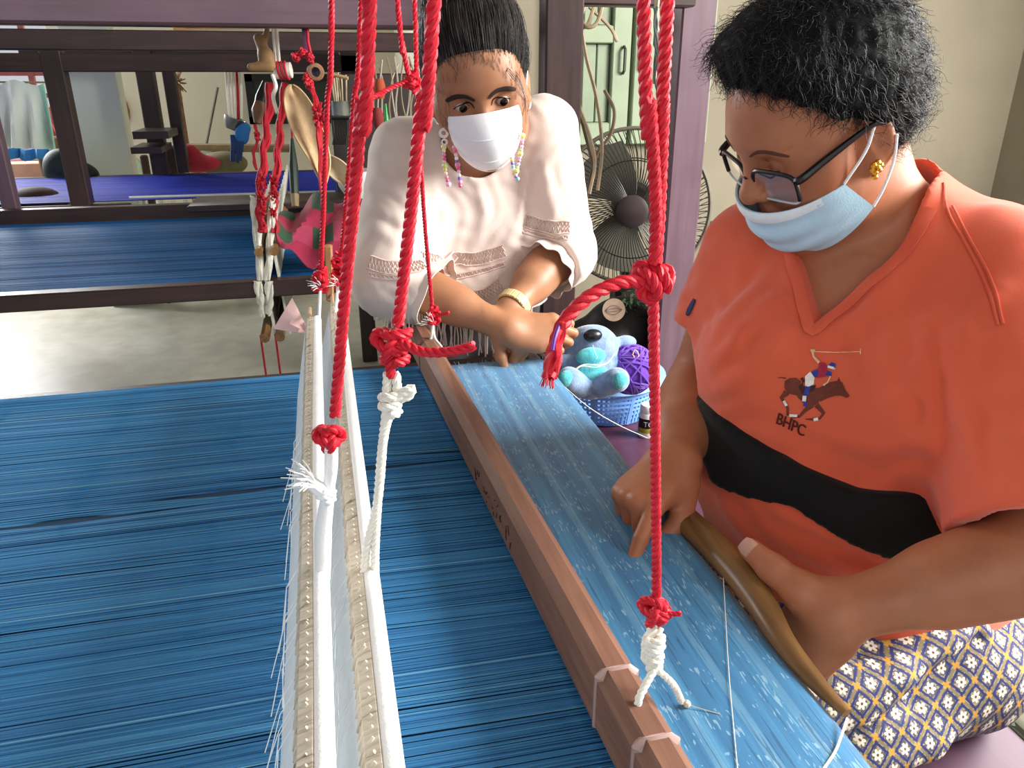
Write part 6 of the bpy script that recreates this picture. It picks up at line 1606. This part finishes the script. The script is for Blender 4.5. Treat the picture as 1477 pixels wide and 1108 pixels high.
def zigzag(px_, amp, step, name, rows=1, r=.0011):
    P = picks(bvL, px_)
    if len(P) < 2: return
    P, _ = resample(catmull(P, 6), step); m = MB(); T = np.gradient(P, axis=0)
    for q in range(rows):
        Z = []
        for i, p in enumerate(P):
            h = bvL.find_nearest(Vector(p)); n = np.array(h[1]); b = np.cross(n, T[i]); b /= np.linalg.norm(b)+1e-9
            h2 = bvL.find_nearest(Vector(p+b*amp*(q-(rows-1)/2)*2.1+b*amp*(1 if i % 2 else -1))); Z.append(np.array(h2[0])+np.array(h2[1])*.0012)
        m.tube(Z, r, 4)
    for off_ in (-amp*rows*1.15, amp*rows*1.15):
        Z = []
        for i, p in enumerate(P):
            h = bvL.find_nearest(Vector(p)); n = np.array(h[1]); b = np.cross(n, T[i]); b /= np.linalg.norm(b)+1e-9
            h2 = bvL.find_nearest(Vector(p+b*off_)); Z.append(np.array(h2[0])+np.array(h2[1])*.001)
        m.tube(Z, r*1.6, 5)
    o = m.build(name, M_LACE, woman); o['kind'] = 'stuff'; return o
zigzag([(612, 372), (640, 376), (680, 374), (728, 362)], .0055, .0035, 'lace_band', 2)
zigzag([(618, 398), (650, 400), (690, 392), (728, 380)], .004, .004, 'lace_band', 1)
zigzag([(640, 426), (670, 430), (700, 425), (722, 410)], .005, .0035, 'lace_band', 2)
zigzag([(757, 318), (785, 326), (822, 328)], .005, .0035, 'lace_band', 2); zigzag([(755, 333), (785, 340), (820, 343)], .003, .004, 'lace_band', 1)
zigzag([(532, 378), (560, 386), (600, 384), (612, 380)], .005, .0035, 'lace_band', 2); zigzag([(532, 396), (560, 400), (590, 398)], .003, .004, 'lace_band', 1)
# ruffle at the cuff, fringe
def ruffle(c, d, r, w, name, n=72, waves=9):
    _, a_, b_ = frame_of(d); d = V3(d)/np.linalg.norm(d); G = []
    for t in np.linspace(0, 1, 7):
        G.append([c+d*(w*t)+(a_*math.cos(x)+b_*math.sin(x))*(r*(1+.16*t)+.005*t*math.sin(waves*x)) for x in np.linspace(0, 2*math.pi, n+1)])
    return MB().sheet(G, .0016).build(name, M_BL, woman)
dL_ = wL-eL; ruffle(eL+dL_*.16, dL_, .053, .038, 'cuff_ruffle'); dR_ = wR-eR; ruffle(eR+dR_*.28, dR_, .060, .028, 'cuff_ruffle', 72, 6)
fr = MB()
def fringe_row(pts, n, L, d):
    P, _ = resample(catmull([ad(u, v, dd) for u, v, dd in pts], 6), .002)
    for i in range(n):
        p = P[int(i/(n-1)*(len(P)-1))]; l = L*rng.uniform(.75, 1.1); w = rng.uniform(-.008, .008)
        p = p+V3((0, 0, .012)); fr.tube([p, p+V3((w*.3, rng.uniform(-.003, .003), -l*.35)), p+V3((w*.8, rng.uniform(-.004, .004), -l*.7)), p+V3((w+rng.uniform(-.004, .004), 0, -l))], .0013, 4)
fringe_row([(531, 396, 1.46), (545, 412, 1.43), (560, 425, 1.41), (585, 440, 1.40)], 26, .085, 0)
fringe_row([(585, 440, 1.42), (610, 452, 1.43), (640, 455, 1.44)], 20, .075, 0)
fringe_row([(640, 440, 1.47), (680, 452, 1.47), (715, 450, 1.47), (740, 435, 1.48), (768, 415, 1.50)], 50, .10, 0)
fr.build('fringe', plain('fringe_cream', '#d9c4ba', .9, .1, 50), woman)['kind'] = 'stuff'
# trousers
S = SDF(); S.ell(V3((.30, 1.74, .80)), (.172, .135, .13), None, .04)
for a, kx in ((.22, .21), (.38, .39)): S.chain([V3((a, 1.75, .80)), V3((kx, 1.72, .45)), V3((kx, 1.78, .10))], [.10, .075, .07], .04)
S.half((0, 0, .86), (0, 0, 1)); S.half((0, 0, .08), (0, 0, -1))
sculpt('trousers', S, (.02, 1.55, .05), (.58, 1.92, .9), .009, fabric('trouser_dark', '#241a1c', '#2e2224', 6, .85, 400), woman)
# ------- mask, ear loops, bead chain, watch
M_MW = plain('mask_plain_white', '#eef0f2', .8, .03, 20, .15, 500, .2)
prof = [(.112, -.004), (.122, -.018), (.128, -.045), (.118, -.072), (.098, -.100), (.066, -.124)]
G = mask_grid(TS, prof, ((.0665, .046, -.020), (.066, .036, -.040)), bow=1.2)
mask2 = MB().sheet(G, .002).build('face_mask', M_MW, woman)
r1_ = [p+RhS[:, 1]*.0016 for p in G[13][2:-2]]
MB().tube(r1_, .0012, 5).build('mask_seam', M_MW, mask2)
MB().tube([p+RhS[:, 1]*.0012 for p in G[6][2:-2]], .0010, 5).build('mask_seam', M_MW, mask2)
for sd in (-1, 1):
    MB().tube(catmull([TS(sd*.0665, .046, -.020), TS(sd*.074, .03, .0), TS(sd*.079, .005, .012), TS(sd*.079, -.012, .006)], 6), .0016, 6).build('ear_loop', M_WHITECORD, mask2)
    MB().tube(catmull([TS(sd*.066, .036, -.040), TS(sd*.077, .012, -.045), TS(sd*.08, -.008, -.03)], 6), .0016, 6).build('ear_loop', M_WHITECORD, mask2)
BC = ['#e88fb0', '#f0d98a', '#d8d4f0', '#e8588a', '#c8e07a', '#7a55c8', '#f2f0ee', '#e6b45a', '#8fd0e0']
def beads(px_, cols):
    t = []
    P = np.array(catmull([ad(u, v, d) for u, v, d in px_], 8)); P, _ = resample(P, .0062)
    o = MB().tube(P, .0006, 4).build('bead_chain', M_WHITECORD, woman)
    for i, p in enumerate(P):
        c = cols[i % len(cols)]; MB().ball(p, .0036 if i % 5 else .0052, 8).build('bead', plain('bead'+c, c, .3, .05, 10, 0, 0, .5, 0), o)
beads([(640, 212, 1.31), (641, 232, 1.315), (643, 250, 1.32), (647, 266, 1.325)], ['#f0d98a', '#f3e3c0', '#e88fb0', '#e8588a', '#f3b8d0', '#c8e07a'])
beads([(656, 213, 1.33), (659, 232, 1.335), (662, 250, 1.335), (664, 268, 1.34)], ['#e88fb0', '#e8588a', '#f2c8da', '#f2f0ee', '#7a55c8'])
beads([(754, 196, 1.31), (752, 215, 1.32), (748, 235, 1.33), (744, 252, 1.335)], ['#f0d98a', '#f3d0dc', '#e88fb0', '#d8d4f0', '#c8e07a'])
beads([(738, 226, 1.34), (740, 240, 1.34), (743, 252, 1.34), (747, 258, 1.34)], ['#f2f0ee', '#f0d98a', '#7a55c8', '#8fd0e0'])
MB().lathe([(.004, -.0015), (.0085, -.0015), (.0085, .0015), (.004, .0015)], 18, ad(640, 192, 1.305), rotm((0, .3, 1), (0, -1, .3)), closed=True).build('chain_clip', M_WHITEP, woman)
MB().lathe([(.003, -.001), (.0058, -.001), (.0058, .001), (.003, .001)], 14, ad(641, 205, 1.305), rotm((0, .3, 1), (0, -1, .3)), closed=True).build('chain_ring', M_WHITEP, woman)
dw = wL-eL; dw /= np.linalg.norm(dw); cw = wL-dw*.012; Rw = rotm(np.cross(dw, (0, 0, 1)), dw)
watch = MB().lathe([(.0285, -.010), (.0305, -.010), (.0305, .010), (.0285, .010)], 36, cw, Rw, closed=True).build('watch_strap', plain('watch_cream', '#d8c48e', .4, .08, 40, 0, 0, .5, .2), woman)
for i in range(18):
    a = i*2*math.pi/18; MB().box(cw+Rw@V3((.0312*math.cos(a), .0312*math.sin(a), 0)), (.0016, .0095, .019), Rw@np.array([[math.cos(a), -math.sin(a), 0], [math.sin(a), math.cos(a), 0], [0, 0, 1]]), .0006).build('strap_link', MATS['watch_cream'], watch)
# ------- hair, pulled up
def hair_s():
    S = SDF(); S.ell(TS(0, -.014, .048), (.092, .106, .098), RhS, .02); S.ell(TS(0, -.075, .115), (.06, .06, .055), RhS, .03); S.ell(TS(0, -.03, .10), (.075, .08, .055), RhS, .03)
    def f(P):
        q = (P-oS)@RhS; ax_ = np.abs(q[:, 0])
        zc = np.where(q[:, 1] > .02, np.interp(ax_, [0, .02, .035, .05, .06, .066, .075, .1], [.066, .061, .047, .022, -.008, -.034, -.045, -.05]), np.interp(q[:, 1], [-.1, -.03, .0, .02], [-.07, -.06, -.02, -.01]))
        return (q[:, 2]-zc)*.7
    S.fn(f, oS, 1, .006, 'sub')
    Hd = SDF(); head_sdf(Hd, oS, RhS, 1.03, 1.05, 'open'); Hd.p = Hd.p[:3]
    def g(P):
        q = (P-oS)@RhS; ax_ = np.abs(q[:, 0]); z0 = np.where(q[:, 1] > .02, np.interp(ax_, [0, .02, .035, .05, .06, .066, .075], [.066, .061, .047, .022, -.008, -.034, -.045]), -.06)
        return .002+.45*np.maximum(0, q[:, 2]-z0+.002)-Hd.ev(P)
    S.fn(g, oS, 1, .004, 'sub'); return S
hairS = sculpt('hair', hair_s(), oS-.21, oS+.21, .0034, M_HAIR, woman)
hv2 = np.array([v.co for v in hairS.data.vertices]); hn2 = np.array([v.normal for v in hairS.data.vertices]); bun = TS(0, -.08, .15); M_STR2 = hair_mat('hair_strand_straight', '#141211', '#4a4340')
bvHs = bvh_of(hairS)
def straight(i):
    k = rng.randrange(len(hv2)); p, n = hv2[k], hn2[k]; L = rng.uniform(.03, .08); lift = rng.uniform(.0006, .003) if rng.random() < .9 else rng.uniform(.003, .008); pts = [p+n*.0004]; cur = p.copy()
    for s_ in range(7):
        h = bvHs.find_nearest(Vector(cur)); n = np.array(h[1]); d = bun-cur; d = d-n*(d@n); nd = np.linalg.norm(d)
        if nd < 1e-4: break
        cur = np.array(h[0])+d/nd*L/7; h = bvHs.find_nearest(Vector(cur)); pts.append(np.array(h[0])+np.array(h[1])*(.0004+lift*math.sin((s_+1)*.42)))
    return np.array(pts) if len(pts) > 3 else None
strands('hair_strands', M_STR2, hairS, 4500, straight, .0005)
def wisps(name, px_sets):
    def one(i):
        P = px_sets[i % len(px_sets)]; q = np.array(catmull([ad(u+rng.uniform(-3, 3), v+rng.uniform(-3, 3), d) for u, v, d in P], 5)); return q
    strands(name, M_STR2, hairS, len(px_sets)*9, one, .0003)
wisps('loose_wisps', [[(722, 88, 1.245), (738, 108, 1.235), (752, 130, 1.25), (757, 160, 1.27)], [(735, 95, 1.25), (752, 120, 1.26), (760, 150, 1.29), (759, 178, 1.29)], [(632, 120, 1.30), (628, 140, 1.31), (630, 160, 1.32)]])

def zf_s(x, y): return float(np.interp(abs(x), [0, .02, .035, .05, .06, .066, .075], [.066, .061, .047, .022, -.008, -.03, -.04]))
hairline(oS, RhS, zf_s, bvB, bvHs, (.03, .10), (-.3, .9), .03, 260, M_STR2, hairS, TS)
hairline(oW, RhW, lambda x, y: float(zcut_w(np.array([[x, y, 0]]))[0]), bvW, bvH, (.0, .10), (-.5, .6), .016, 500, M_STR, hairW, TW)
